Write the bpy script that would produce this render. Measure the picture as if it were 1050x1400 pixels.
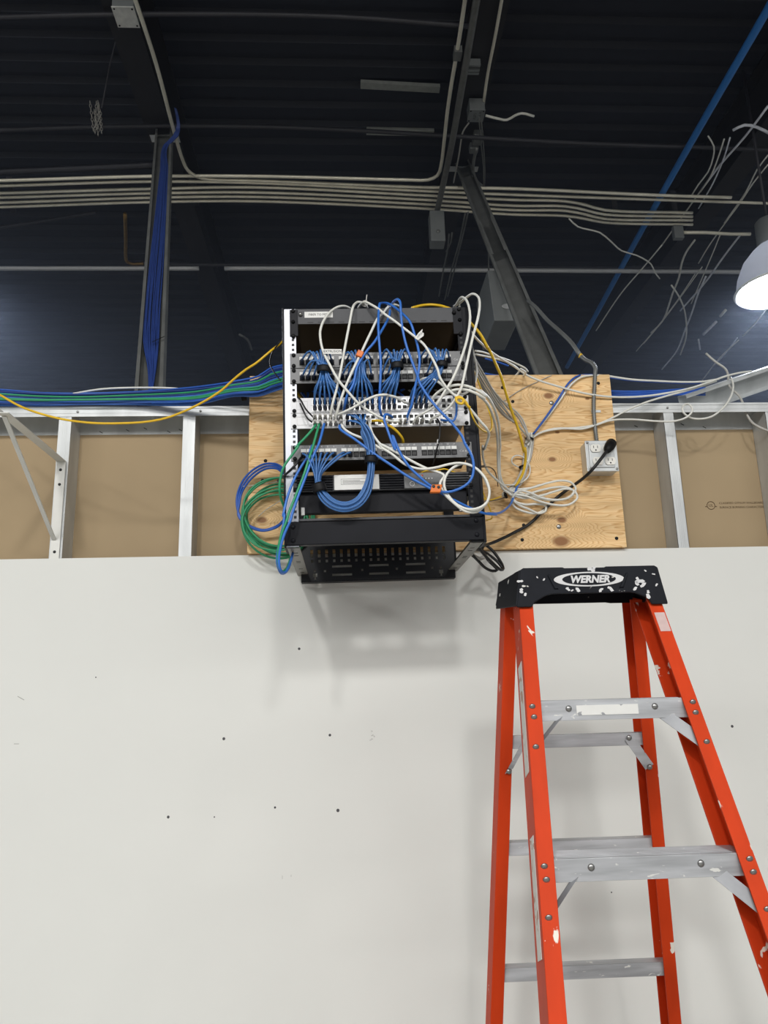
import bpy, math, random
from mathutils import Vector, Matrix
random.seed(7)
for o in list(bpy.data.objects): bpy.data.objects.remove(o)
SC = bpy.context.scene; COL = SC.collection

# ------------------------------------------------------------------ camera
F, CX, CY, EYE = 1055.0, 525.0, 700.0, 1.46
def _axes():
    y = Vector((471-CX, -(953-CY), F)).normalized()
    z = Vector((405-CX, 4430.0, F)).normalized()
    z = (z - y*z.dot(y)).normalized()
    x = y.cross(z)
    if x.x < 0: x = -x
    return x, y, z
AX, AY, AZ = _axes()
RIGHT = Vector((AX.x, AY.x, AZ.x)); UP = Vector((AX.y, AY.y, AZ.y)); FWD = Vector((AX.z, AY.z, AZ.z))
cam = bpy.data.cameras.new('camera'); co = bpy.data.objects.new('camera', cam); COL.objects.link(co)
cam.sensor_fit = 'HORIZONTAL'; cam.sensor_width = 36.0; cam.lens = 36.0*F/1050.0
cam.clip_start = 0.02; cam.clip_end = 100
mw = Matrix.Identity(4)
for i in range(3):
    mw[i][0] = RIGHT[i]; mw[i][1] = UP[i]; mw[i][2] = -FWD[i]
mw[2][3] = EYE
co.matrix_world = mw
SC.camera = co
def U(px, py, Y=None, Z=None):
    """point of the room that the photograph shows at px,py, on the plane Y or at the height Z"""
    d = RIGHT*((px-CX)/F) + UP*(-(py-CY)/F) + FWD
    t = Y/d.y if Y is not None else (Z-EYE)/d.z
    return Vector((0, 0, EYE)) + d*t

# ------------------------------------------------------------------ world, lights, exposure
w = bpy.data.worlds.new('world'); SC.world = w; w.use_nodes = True
w.node_tree.nodes['Background'].inputs[0].default_value = (0.85, 0.93, 1.0, 1)
w.node_tree.nodes['Background'].inputs[1].default_value = 0.24
def area(name, loc, power, size, col=(1, 0.985, 0.965)):
    l = bpy.data.lights.new(name, 'AREA'); l.shape = 'DISK'; l.size = size; l.energy = power; l.color = col
    o = bpy.data.objects.new(name, l); COL.objects.link(o); o.location = loc
    return o
# the hall's own row of high bay lamps behind the photographer, shining down
for k, (x, y, p) in enumerate([(-1.3, -2.9, 122), (0.5, -2.9, 82), (-6.0, -3.4, 60), (6.2, -3.4, 25)]):
    a = area('high_bay_light', (x, y, 4.85), p, 0.5)
    a.rotation_euler = (math.radians(22), 0, 0)
# one broad unseen fill light, added in place of further lamp rows
a = area('hall_fill_light', (0, -7.1, 5.08), 1330, 14.0)
a.data.shape = 'RECTANGLE'; a.data.size_y = 7.5
SC.view_settings.view_transform = 'Standard'; SC.view_settings.look = 'None'
SC.view_settings.gamma = 1.0; SC.view_settings.use_curve_mapping = False
SC.view_settings.exposure = 0.0

# ------------------------------------------------------------------ materials
MATS = {}
def lin(c):
    return tuple(((v/255)/12.92 if v/255 <= 0.04045 else ((v/255+0.055)/1.055)**2.4) for v in c)
def mat(name, col, rough=0.5, metal=0.0, var=0.12, scale=30.0, bump=0.0, stretch=(1, 1, 1), spec=0.5, srgb=True):
    if name in MATS: return MATS[name]
    m = bpy.data.materials.new(name); m.use_nodes = True
    nt = m.node_tree; b = nt.nodes['Principled BSDF']
    c = lin(col) if srgb else col
    tc = nt.nodes.new('ShaderNodeTexCoord'); mp = nt.nodes.new('ShaderNodeMapping')
    mp.inputs['Scale'].default_value = stretch
    n = nt.nodes.new('ShaderNodeTexNoise'); n.inputs['Scale'].default_value = scale; n.inputs['Detail'].default_value = 3
    r = nt.nodes.new('ShaderNodeValToRGB')
    r.color_ramp.elements[0].position = 0.3; r.color_ramp.elements[1].position = 0.7
    r.color_ramp.elements[0].color = tuple(min(1, v*(1-var)) for v in c)+(1,)
    r.color_ramp.elements[1].color = tuple(min(1, v*(1+var)) for v in c)+(1,)
    L = nt.links.new
    L(tc.outputs['Object'], mp.inputs['Vector']); L(mp.outputs[0], n.inputs['Vector'])
    L(n.outputs[0], r.inputs[0]); L(r.outputs[0], b.inputs['Base Color'])
    b.inputs['Roughness'].default_value = rough; b.inputs['Metallic'].default_value = metal
    b.inputs['Specular IOR Level'].default_value = spec
    if bump:
        bp = nt.nodes.new('ShaderNodeBump'); bp.inputs['Strength'].default_value = bump; bp.inputs['Distance'].default_value = 0.002
        L(n.outputs[0], bp.inputs['Height']); L(bp.outputs[0], b.inputs['Normal'])
    MATS[name] = m
    return m
def splatter(m, scale, lo, hi, col, rough=0.6, stretch=(1, 1, 1)):
    """old paint drips and scuffs with a shape of their own over a material"""
    nt = m.node_tree; b = nt.nodes['Principled BSDF']; L = nt.links.new
    tc = nt.nodes.new('ShaderNodeTexCoord'); mp = nt.nodes.new('ShaderNodeMapping'); mp.inputs['Scale'].default_value = stretch
    n = nt.nodes.new('ShaderNodeTexNoise'); n.inputs['Scale'].default_value = scale; n.inputs['Detail'].default_value = 4; n.inputs['Distortion'].default_value = 0.4
    r = nt.nodes.new('ShaderNodeValToRGB'); r.color_ramp.elements[0].position = lo; r.color_ramp.elements[1].position = hi
    mx = nt.nodes.new('ShaderNodeMix'); mx.data_type = 'RGBA'
    src = b.inputs['Base Color'].links[0].from_socket
    L(tc.outputs['Object'], mp.inputs[0]); L(mp.outputs[0], n.inputs['Vector']); L(n.outputs[0], r.inputs[0]); L(r.outputs[0], mx.inputs[0])
    L(src, mx.inputs[6]); mx.inputs[7].default_value = lin(col)+(1,)
    L(mx.outputs[2], b.inputs['Base Color'])
    return m
WALLW = mat('white_wall_paint', (228, 229, 224), 0.75, var=0.012, scale=3, bump=0.0)
BROWN = mat('brown_paper_board', (171, 150, 118), 0.85, var=0.06, scale=2.5)
GALV = mat('galvanised_steel', (202, 205, 205), 0.45, 0.3, var=0.14, scale=14, stretch=(1, 1, 0.25))
GALVD = mat('dull_galvanised_steel', (120, 122, 120), 0.5, 0.4, var=0.15, scale=10)
ALU = mat('scuffed_aluminium', (178, 180, 183), 0.45, 0.3, var=0.26, scale=18, stretch=(0.3, 1, 3))
splatter(ALU, 34, 0.66, 0.70, (225, 225, 220), stretch=(1, 1, 2.5))
ALUB = mat('brace_aluminium', (138, 140, 143), 0.5, 0.3, var=0.15, scale=18)
CONDUIT = mat('bright_conduit_steel', (240, 235, 216), 0.3, 0.35, var=0.12, scale=6)
ORANGE = mat('orange_fibreglass', (204, 64, 25), 0.5, var=0.07, scale=9, stretch=(3, 3, 0.4), spec=0.12)
splatter(ORANGE, 21, 0.685, 0.70, (232, 226, 214), stretch=(1.4, 1.4, 0.8))
CAPB = mat('black_ladder_plastic', (33, 35, 40), 0.5, var=0.15, scale=20, spec=0.1)
splatter(CAPB, 24, 0.655, 0.675, (228, 226, 220), stretch=(1.0, 1, 1.3))
BLK = mat('black_painted_steel', (24, 25, 30), 0.42, var=0.12, scale=12, spec=0.12)
BLKM = mat('matt_black_plastic', (18, 18, 20), 0.55, var=0.15, scale=40, spec=0.25)
SLATE = mat('dark_grey_powder_coat', (74, 75, 78), 0.45, var=0.05, scale=20, spec=0.25)
SLATEM = mat('mid_grey_plate', (104, 105, 106), 0.4, var=0.05, scale=20)
RAILM = mat('rail_sheen_grey', (142, 144, 150), 0.32, 0.8, var=0.08, scale=12)  # black left rail's reflected light put into a lighter grey metal
ARMM = mat('arm_grey', (128, 126, 120), 0.4, 0.3, var=0.06, scale=12)  # one even grey for the lower side arms
SWW = mat('white_switch_paint', (226, 226, 228), 0.35, var=0.02, scale=15)
SWU = mat('grey_switch_casing', (120, 118, 114), 0.4, 0.5, var=0.05, scale=10)
SILV = mat('port_shield_metal', (205, 206, 205), 0.3, 0.5, var=0.1, scale=60)
PORTB = mat('port_black', (9, 9, 10), 0.5, var=0.2, scale=60)
PAPER = mat('white_paper_label', (232, 232, 228), 0.7, var=0.02, scale=20)
INK = mat('grey_ink', (80, 80, 82), 0.8, var=0.1)
INKL = mat('faint_brown_ink', (104, 86, 62), 0.9, var=0.1)
INKW = mat('white_print', (215, 215, 215), 0.6, var=0.02)
BLUEB = mat('bright_blue_jacket', (54, 116, 204), 0.4, var=0.05, scale=30)
BLUEL = mat('pale_blue_jacket', (62, 112, 174), 0.38, var=0.06, scale=30)
BLUET = mat('deep_blue_jacket', (42, 92, 182), 0.42, var=0.08, scale=20)
BLUED = mat('navy_boot_rubber', (34, 44, 66), 0.5, var=0.1, scale=40)
BLUEK = mat('dull_blue_jacket', (42, 66, 132), 0.5, var=0.1, scale=20)
BLUE2 = mat('mid_blue_jacket', (66, 116, 204), 0.42, var=0.08, scale=20)
GREEN = mat('green_jacket', (46, 150, 102), 0.4, var=0.07, scale=25)
YEL = mat('yellow_jacket', (236, 192, 44), 0.4, var=0.04, scale=25)
WHITE = mat('white_jacket', (232, 232, 224), 0.42, var=0.02, scale=25)
GREYJ = mat('grey_jacket', (186, 184, 178), 0.45, var=0.04, scale=25)
BLKJ = mat('black_rubber_jacket', (22, 22, 24), 0.45, var=0.1, scale=25)
ORG = mat('orange_tag_plastic', (228, 116, 28), 0.45, var=0.05, scale=40)
DECK = mat('dark_painted_deck', (28, 31, 42), 0.7, var=0.2, scale=1.2, stretch=(0.25, 2, 1))
BEAM = mat('dark_painted_beam', (34, 33, 36), 0.55, var=0.15, scale=5)
DPIPE = mat('dark_painted_pipe', (46, 46, 52), 0.5, var=0.15, scale=5)
BPIPE = mat('blue_painted_pipe', (52, 122, 196), 0.4, var=0.06, scale=4)
WPIPE = mat('grey_white_pipe', (196, 198, 200), 0.38, 0.3, var=0.06, scale=4)
FLOORM = mat('concrete_floor', (138, 136, 130), 0.5, var=0.08, scale=2)
GBOX = mat('grey_box_paint', (126, 130, 130), 0.5, 0.2, var=0.06, scale=10)
LOUT = mat('white_receptacle', (238, 236, 228), 0.35, var=0.02)
WBRK = mat('white_bracket_paint', (226, 226, 220), 0.4, var=0.03, scale=20)
SCREWM = mat('screw_steel', (150, 150, 148), 0.3, 0.8, var=0.1)
BRASS = mat('brass_fitting', (150, 120, 66), 0.4, 0.7, var=0.15)
REDP = mat('red_print', (190, 50, 50), 0.6, var=0.05)

def plywood_mat():
    m = mat('fir_plywood', (206, 166, 112), 0.62, var=0.02)
    nt = m.node_tree; b = nt.nodes['Principled BSDF']; L = nt.links.new; N = nt.nodes.new
    tc = N('ShaderNodeTexCoord'); mp = N('ShaderNodeMapping'); mp.inputs['Scale'].default_value = (1.0, 1, 7.5)
    no = N('ShaderNodeTexNoise'); no.inputs['Scale'].default_value = 2.2; no.inputs['Detail'].default_value = 3
    L(tc.outputs['Object'], mp.inputs[0]); L(mp.outputs[0], no.inputs['Vector'])
    # knots, each a place on the board that the grain flows round
    knots = [(U(x, y, Y=2.441).x-.3135, U(x, y, Y=2.441).z-1.9135, r) for x, y, r in ((755, 628, .010), (768, 711, .012), (767, 740, .021), (750, 541, .013), (358, 711, .013), (762, 591, .006), (803, 545, .006))]
    sep = N('ShaderNodeSeparateXYZ'); L(tc.outputs['Object'], sep.inputs[0])
    ring = None; dark = None
    for kx, kz, kr in knots:
        v = N('ShaderNodeVectorMath'); v.operation = 'SUBTRACT'; L(tc.outputs['Object'], v.inputs[0]); v.inputs[1].default_value = (kx, 0, kz)
        v2 = N('ShaderNodeVectorMath'); v2.operation = 'MULTIPLY'; L(v.outputs[0], v2.inputs[0]); v2.inputs[1].default_value = (0.62/kr, 0, 1.0/kr)
        ln = N('ShaderNodeVectorMath'); ln.operation = 'LENGTH'; L(v2.outputs[0], ln.inputs[0])
        mr = N('ShaderNodeMapRange'); mr.inputs[1].default_value = 0.0; mr.inputs[2].default_value = 4.5; mr.inputs[3].default_value = 1; mr.inputs[4].default_value = 0
        L(ln.outputs['Value'], mr.inputs[0])
        md = N('ShaderNodeMapRange'); md.inputs[1].default_value = 0.55; md.inputs[2].default_value = 1.05; md.inputs[3].default_value = 1; md.inputs[4].default_value = 0
        L(ln.outputs['Value'], md.inputs[0])
        if ring is None: ring, dark = mr.outputs[0], md.outputs[0]
        else:
            a = N('ShaderNodeMath'); a.operation = 'ADD'; L(ring, a.inputs[0]); L(mr.outputs[0], a.inputs[1]); ring = a.outputs[0]
            a = N('ShaderNodeMath'); a.operation = 'MAXIMUM'; L(dark, a.inputs[0]); L(md.outputs[0], a.inputs[1]); dark = a.outputs[0]
    k = N('ShaderNodeMath'); k.operation = 'MULTIPLY_ADD'; L(ring, k.inputs[0]); k.inputs[1].default_value = 0.55; L(no.outputs[0], k.inputs[2])
    k2 = N('ShaderNodeMath'); k2.operation = 'MULTIPLY'; L(k.outputs[0], k2.inputs[0]); k2.inputs[1].default_value = 17
    fr = N('ShaderNodeMath'); fr.operation = 'FRACT'; L(k2.outputs[0], fr.inputs[0])
    r = N('ShaderNodeValToRGB'); e = r.color_ramp.elements
    e[0].position = 0; e[0].color = lin((246, 212, 160))+(1,); e[1].position = 1; e[1].color = lin((244, 207, 153))+(1,)
    x = e.new(0.6); x.color = lin((240, 200, 143))+(1,)
    x = e.new(0.86); x.color = lin((216, 168, 108))+(1,)
    L(fr.outputs[0], r.inputs[0])
    n2 = N('ShaderNodeTexNoise'); n2.inputs['Scale'].default_value = 3; L(mp.outputs[0], n2.inputs['Vector'])
    r2 = N('ShaderNodeValToRGB'); r2.color_ramp.elements[0].position = .35; r2.color_ramp.elements[1].position = .7
    r2.color_ramp.elements[0].color = (.82, .8, .76, 1); r2.color_ramp.elements[1].color = (1.1, 1.1, 1.1, 1)
    L(n2.outputs[0], r2.inputs[0])
    mu = N('ShaderNodeMix'); mu.data_type = 'RGBA'; mu.blend_type = 'MULTIPLY'; mu.inputs[0].default_value = 1; L(r.outputs[0], mu.inputs[6]); L(r2.outputs[0], mu.inputs[7])
    mx = N('ShaderNodeMix'); mx.data_type = 'RGBA'; L(dark, mx.inputs[0]); L(mu.outputs[2], mx.inputs[6]); mx.inputs[7].default_value = lin((150, 104, 62))+(1,)
    L(mx.outputs[2], b.inputs['Base Color'])
    return m
PLY = plywood_mat()
def emis(name, col, s):
    m = mat(name, (255, 255, 255), 0.5); b = m.node_tree.nodes['Principled BSDF']
    b.inputs['Emission Color'].default_value = col+(1,); b.inputs['Emission Strength'].default_value = s
    return m

# ------------------------------------------------------------------ mesh building
class MB:
    def __init__(s): s.v = []; s.f = []; s.sm = []
    def add(s, vs, fs, smooth=False):
        b = len(s.v); s.v += [tuple(p) for p in vs]
        for f in fs: s.f.append(tuple(i+b for i in f)); s.sm.append(smooth)
        return s
    def box(s, x0, x1, y0, y1, z0, z1):
        v = [(x, y, z) for z in (z0, z1) for y in (y0, y1) for x in (x0, x1)]
        return s.add(v, [(0, 2, 3, 1), (4, 5, 7, 6), (0, 1, 5, 4), (2, 6, 7, 3), (0, 4, 6, 2), (1, 3, 7, 5)])
    def hexa(s, a, b):  # two quads of corresponding corners
        return s.add(list(a)+list(b), [(3, 2, 1, 0), (4, 5, 6, 7), (0, 1, 5, 4), (1, 2, 6, 5), (2, 3, 7, 6), (3, 0, 4, 7)])
    def bar(s, A, B, wv, tv):  # box along A-B, with half-extent vectors wv and tv
        A, B, wv, tv = Vector(A), Vector(B), Vector(wv), Vector(tv)
        return s.hexa([A-wv-tv, A+wv-tv, A+wv+tv, A-wv+tv], [B-wv-tv, B+wv-tv, B+wv+tv, B-wv+tv])
    def prism(s, poly, d, axis='y', off=0.0):  # polygon in the xz (axis y), xy (axis z) or yz (axis x) plane, extruded by d
        n = len(poly)
        def P(a, b, t): return {'y': (a, t, b), 'z': (a, b, t), 'x': (t, a, b)}[axis]
        v = [P(a, b, off) for a, b in poly]+[P(a, b, off+d) for a, b in poly]
        fs = [tuple(range(n)), tuple(range(2*n-1, n-1, -1))]
        fs += [(i, i+n, (i+1) % n+n, (i+1) % n) for i in range(n)]
        return s.add(v, fs)
    def disc(s, c, nrm, r, h, n=12, dome=0.0):
        c = Vector(c); nrm = Vector(nrm).normalized()
        a = nrm.orthogonal().normalized(); b = nrm.cross(a)
        ring = lambda rr, hh: [c+a*(rr*math.cos(2*math.pi*i/n))+b*(rr*math.sin(2*math.pi*i/n))+nrm*hh for i in range(n)]
        v = ring(r, 0)+ring(r*0.96, h*0.7)+ring(r*0.7, h+dome*0.6)+[c+nrm*(h+dome)]
        f = []
        for k in range(2):
            f += [(k*n+i, k*n+(i+1) % n, (k+1)*n+(i+1) % n, (k+1)*n+i) for i in range(n)]
        f += [(2*n+i, 2*n+(i+1) % n, 3*n) for i in range(n)]
        f.append(tuple(range(n-1, -1, -1)))
        return s.add(v, f, True)
    def tube(s, pts, r, n=8, cap=True, ridge=0.0, closed=False):
        pts = [Vector(p) for p in pts]; m = len(pts)
        T = []
        for i in range(m):
            a = pts[(i-1) % m if closed else max(i-1, 0)]; b = pts[(i+1) % m if closed else min(i+1, m-1)]
            t = b-a
            T.append(t.normalized() if t.length > 1e-9 else Vector((0, 0, 1)))
        u = T[0].orthogonal().normalized(); v = []; f = []
        for i in range(m):
            u = (u-T[i]*u.dot(T[i]))
            u = u.normalized() if u.length > 1e-6 else T[i].orthogonal().normalized()
            q = T[i].cross(u); rr = (r[i] if isinstance(r, (list, tuple)) else r)
            if ridge and i % 2: rr *= (1-ridge)
            v += [pts[i]+u*(rr*math.cos(2*math.pi*k/n))+q*(rr*math.sin(2*math.pi*k/n)) for k in range(n)]
        for i in range(m if closed else m-1):
            j = (i+1) % m
            f += [(i*n+k, i*n+(k+1) % n, j*n+(k+1) % n, j*n+k) for k in range(n)]
        if cap and not closed: f += [tuple(range(n-1, -1, -1)), tuple(range((m-1)*n, m*n))]
        return s.add(v, f, True)
    def lathe(s, prof, c=(0, 0, 0), n=32):
        v = []; f = []
        for r, z in prof: v += [(c[0]+r*math.cos(2*math.pi*k/n), c[1]+r*math.sin(2*math.pi*k/n), c[2]+z) for k in range(n)]
        for i in range(len(prof)-1):
            f += [(i*n+k, i*n+(k+1) % n, (i+1)*n+(k+1) % n, (i+1)*n+k) for k in range(n)]
        return s.add(v, f, True)
    def plate(s, u0, u1, v0, v1, y0, y1, holes):  # sheet in xz with rectangular holes
        xs = sorted(set([u0, u1]+[h[0] for h in holes]+[h[1] for h in holes]))
        zs = sorted(set([v0, v1]+[h[2] for h in holes]+[h[3] for h in holes]))
        inh = lambda x, z: any(h[0] < x < h[1] and h[2] < z < h[3] for h in holes)
        solid = {(i, j): not inh((xs[i]+xs[i+1])/2, (zs[j]+zs[j+1])/2) for i in range(len(xs)-1) for j in range(len(zs)-1)}
        for (i, j), ok in solid.items():
            if not ok: continue
            a, b, c, d = xs[i], xs[i+1], zs[j], zs[j+1]
            s.add([(a, y0, c), (b, y0, c), (b, y0, d), (a, y0, d)], [(0, 1, 2, 3)])
            s.add([(a, y1, c), (b, y1, c), (b, y1, d), (a, y1, d)], [(3, 2, 1, 0)])
            for di, dj, e in ((-1, 0, ((a, c), (a, d))), (1, 0, ((b, d), (b, c))), (0, -1, ((b, c), (a, c))), (0, 1, ((a, d), (b, d)))):
                if not solid.get((i+di, j+dj), False):
                    (p, q), (r_, t) = e
                    s.add([(p, y0, q), (r_, y0, t), (r_, y1, t), (p, y1, q)], [(0, 1, 2, 3)])
        return s
    def mesh(s, name, m):
        me = bpy.data.meshes.new(name); me.from_pydata(s.v, [], s.f)
        me.polygons.foreach_set('use_smooth', s.sm)
        me.materials.append(m); me.update()
        return me
    def build(s, name, m, parent=None, bevel=0.0, mx=None):
        o = bpy.data.objects.new(name, s.mesh(name, m)); COL.objects.link(o)
        if parent: o.parent = parent
        if mx is not None: o.matrix_local = mx
        if bevel:
            b = o.modifiers.new('bevel', 'BEVEL'); b.width = bevel; b.segments = 2; b.limit_method = 'ANGLE'
        return o
def link(name, me, parent=None, loc=None):
    o = bpy.data.objects.new(name, me); COL.objects.link(o)
    if parent: o.parent = parent
    if loc is not None: o.location = loc
    return o
def tag(o, label, cat, group=None, kind=None):
    o['label'] = label; o['category'] = cat
    if group: o['group'] = group
    if kind: o['kind'] = kind
    return o
def thing(name, label, cat, loc=(0, 0, 0), rot=(0, 0, 0), group=None):
    o = bpy.data.objects.new(name, None); COL.objects.link(o); o.location = loc; o.rotation_euler = rot
    o.empty_display_size = 0.05
    return tag(o, label, cat, group)
def copy_tree(o, parent=None):
    c = o.copy(); COL.objects.link(c)
    if parent: c.parent = parent
    for ch in list(o.children): copy_tree(ch, c)
    return c
def stuff(o): o['kind'] = 'stuff'; return o
def text_mb(strings, shear=0.0, extrude=0.0002, bold=0.0):
    """strings: list of (text, x, z, size, align); flat lettering that stands in xz and faces -y"""
    mb = MB()
    for t, x, z, size, al in strings:
        cu = bpy.data.curves.new('t', 'FONT'); cu.body = t; cu.size = size; cu.align_x = al; cu.align_y = 'CENTER'
        cu.extrude = extrude; cu.shear = shear; cu.resolution_u = 2; cu.offset = bold
        ob = bpy.data.objects.new('t', cu); COL.objects.link(ob)
        dg = bpy.context.evaluated_depsgraph_get(); dg.update()
        me = ob.evaluated_get(dg).to_mesh()
        mb.add([(x+v.co.x, -v.co.z, z+v.co.y) for v in me.vertices], [tuple(p.vertices) for p in me.polygons])
        ob.evaluated_get(dg).to_mesh_clear()
        bpy.data.objects.remove(ob); bpy.data.curves.remove(cu)
    return mb
def spline(pts, step=0.012, closed=False):
    pts = [Vector(p) for p in pts]; n = len(pts); out = []
    for i in range(n if closed else n-1):
        p1, p2 = pts[i], pts[(i+1) % n]
        p0 = pts[(i-1) % n] if (closed or i > 0) else p1*2-p2
        p3 = pts[(i+2) % n] if (closed or i+2 < n) else p2*2-p1
        d = lambda a, b: max((a-b).length, 1e-5)**0.5
        t0 = 0; t1 = t0+d(p0, p1); t2 = t1+d(p1, p2); t3 = t2+d(p2, p3)
        k = max(2, int((p2-p1).length/step)+1)
        for j in range(k):
            t = t1+(t2-t1)*j/k
            A1 = p0*((t1-t)/(t1-t0))+p1*((t-t0)/(t1-t0)); A2 = p1*((t2-t)/(t2-t1))+p2*((t-t1)/(t2-t1)); A3 = p2*((t3-t)/(t3-t2))+p3*((t-t2)/(t3-t2))
            B1 = A1*((t2-t)/(t2-t0))+A2*((t-t0)/(t2-t0)); B2 = A2*((t3-t)/(t3-t1))+A3*((t-t1)/(t3-t1))
            out.append(B1*((t2-t)/(t2-t1))+B2*((t-t1)/(t2-t1)))
    if not closed: out.append(pts[-1])
    return out

# ------------------------------------------------------------------ setting
YW, YST, YBK, YF = 2.460, 2.476, 2.568, 1.96      # drywall face, stud face, back board, rack front
ZT = 1.911                                          # top edge of the white drywall
o = MB().box(-9, 9, -9, 14, -0.1, 0).build('floor', FLOORM); o['kind'] = 'structure'
# corrugated roof deck, ribs along x
mb = MB(); prof = []; y = -9.0
while y < 14: prof += [(y, 5.17), (y+.085, 5.17), (y+.105, 5.205), (y+.150, 5.205), (y+.17, 5.17)]; y += .17
for i in range(len(prof)-1):
    (a, b), (c, d) = prof[i], prof[i+1]
    if c-a > 1e-6: mb.add([(-9, a, b), (9, a, b), (9, c, d), (-9, c, d)], [(3, 2, 1, 0)])
mb.box(-9, 9, -9, 14, 5.22, 5.28)
o = mb.build('ceiling', DECK); o['kind'] = 'structure'
o = MB().box(-9, 9, 13.9, 14, 0, 5.28).build('wall_far', DECK); o['kind'] = 'structure'
wall = bpy.data.objects.new('wall_back', None); COL.objects.link(wall); wall['kind'] = 'structure'
MB().box(-5, 5, YW, YST, 0, ZT).build('drywall', WALLW, wall)['label'] = 'white painted lower drywall, bare along its top edge'
# brown boards seen between the studs: the rear drywall of the partition
for a, b in ((-5, -1.74), (-1.735, -0.52), (-0.517, 0.70), (0.703, 1.92), (1.923, 5)):
    MB().box(a, b, YBK, YBK+.016, 0, 2.405).build('back_board', BROWN, wall)
def cstud(x, open_right=True):   # C stud, web on the side the camera sees
    m = MB(); z0, z1 = 0.03, 2.412; s = 1 if x > 0 else -1
    # x is the web; flanges run away from it
    wx = x
    m.box(min(wx, wx+.0012), max(wx, wx+.0012), YST, YBK, z0, z1)
    fx = wx+s*.038
    a, b = min(wx, fx), max(wx, fx)
    m.box(a, b, YST, YST+.0012, z0, z1); m.box(a, b, YBK-.0012, YBK, z0, z1)
    m.box(min(fx, fx-.0012), max(fx, fx-.0012), YST, YST+.009, z0, z1)
    for k in (.33, .5, .67): m.box(a+.038*k-.001, a+.038*k+.001, YST-.0007, YST+.001, z0, z1)
    return m
for x in (-3.73, -3.33, -2.92, -2.51, -2.11, -1.70, -1.30, -0.896, -0.488, -0.082, 0.30, 0.71, 1.118, 1.483, 1.89, 2.30, 2.70, 3.11, 3.52):
    cstud(x).build('stud', GALV, wall)
m = MB(); m.box(-5, 5, YST-.0015, YBK+.0015, 2.424, 2.4255)
m.box(-5, 5, YST-.0025, YST-.001, 2.392, 2.4255); m.box(-5, 5, YBK-.001, YBK+.0005, 2.36, 2.4255)
m.box(-5, 5, YST-.0045, YST-.0025, 2.418, 2.4255); m.box(-5, 5, YST-.0035, YST-.0025, 2.403, 2.405)
m.build('top_track', GALV, wall)
m = MB()
for i, x in enumerate((-.83, -.74, -.68, -.60, -.56, 1.22, 1.30, 1.05)):
    m.bar((x, YBK-.0016, 2.372+.006*(i % 3)), (x+.011, YBK-.0016, 2.366+.006*(i % 3)), (0, 0, .0012), (0, .0006, 0))
stuff(m.build('track_scratches', BLKM, wall))
me = None
for x in (-.875, -.47, 1.135, 1.50):
    b = MB().disc((0, 0, 0), (0, -1, 0), .004, .002, 10, .001)
    if me is None: me = b.mesh('screw', SCREWM)
    link('screw', me, wall, (x, YST-.0045, 2.408))
# drywall screw holes and scuffs, as the photograph shows them
hm = None
for px, py, s in ((306, 1010, 1.1), (451, 1005, 1), (230, 1117, 1), (293, 1117, .5), (376, 1104, .8), (462, 1108, 1.2), (409, 887, 1), (1001, 993, 1.1), (836, 1220, .5), (131, 926, .5)):
    if hm is None: hm = MB().disc((0, 0, 0), (0, -1, 0), .0042, .0008, 8).mesh('screw_hole', INK)
    q = link('screw_hole', hm, wall, U(px, py, Y=YW)); q.scale = (s, 1, s)
m = MB()
for k in range(9):
    p = U(511+random.uniform(-4, 4), 1000+k*1.4, Y=YW-.0004)
    m.bar(p, p+Vector((random.uniform(-.008, .008), 0, random.uniform(-.005, .005))), (0, 0, .0006), (0, .0003, 0))
for a, b in (((24, 952), (33, 957)), ((19, 1017), (26, 1017)), ((386, 1197), (386, 1202)), ((398, 1196), (398, 1199))):
    m.bar(U(*a, Y=YW-.0004), U(*b, Y=YW-.0004), (.0004, 0, .0006), (0, .0003, 0))
stuff(m.build('pencil_scuffs', mat('pencil_grey', (150, 150, 146), .8), wall))
# faint print on the brown board
q = U(972, 691, Y=YBK-.0006)
pm = text_mb([('CLASSIFIED GYPSUM WALLBOARD FIRE RESISTANCE CLASSIFICATION', .030, .0075, .0105, 'LEFT'), ('SURFACE BURNING CHARACTERISTICS SEE DIRECTORY REPORT 96', .030, -.008, .0105, 'LEFT')])
ring = [(.014*math.cos(a*math.pi/12), 0, .014*math.sin(a*math.pi/12)) for a in range(24)]
pm.tube(ring, .0012, 5, closed=True); pm.v += []
pm2 = text_mb([('UL', 0, 0, .014, 'CENTER')]); pm.add(pm2.v, pm2.f)
pm.bar((-.021, 0, -.004), (-.014, 0, -.004), (0, 0, .0016), (0, .0004, 0)); pm.bar((.014, 0, -.004), (.021, 0, -.004), (0, 0, .0016), (0, .0004, 0))
pm.build('board_print', INKL, wall, mx=Matrix.Translation(q))

# ------------------------------------------------------------------ plywood board
pl = thing('plywood_board', 'knotty fir plywood sheet fixed flat behind the black rack', 'board', (0.3135+.0, YW-.002, 1.9135))
PX0, PX1 = -.617, .617
MB().box(PX0, PX1, -.017, .017, 0, .607).build('board', PLY, pl, bevel=.0015)
sm = MB().disc((0, 0, 0), (0, -1, 0), .008, .002, 10, .001).mesh('screw', SCREWM)
sd = MB().disc((0, 0, 0), (0, -1, 0), .006, .0015, 10, .001).mesh('screw', BLKM)
for px, py, mm in ((764, 720, sm), (363, 630, sd), (359, 657, sd), (754, 551, sm), (687, 530, sd), (701, 549, sd), (716, 718, sd), (843, 736, sd), (714, 738, sd), (702, 576, sd), (818, 524, sd)):
    p = U(px, py, Y=YW-.019)
    link('screw', mm, pl, (p.x-.3135, -.017, p.z-1.9135))

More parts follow.
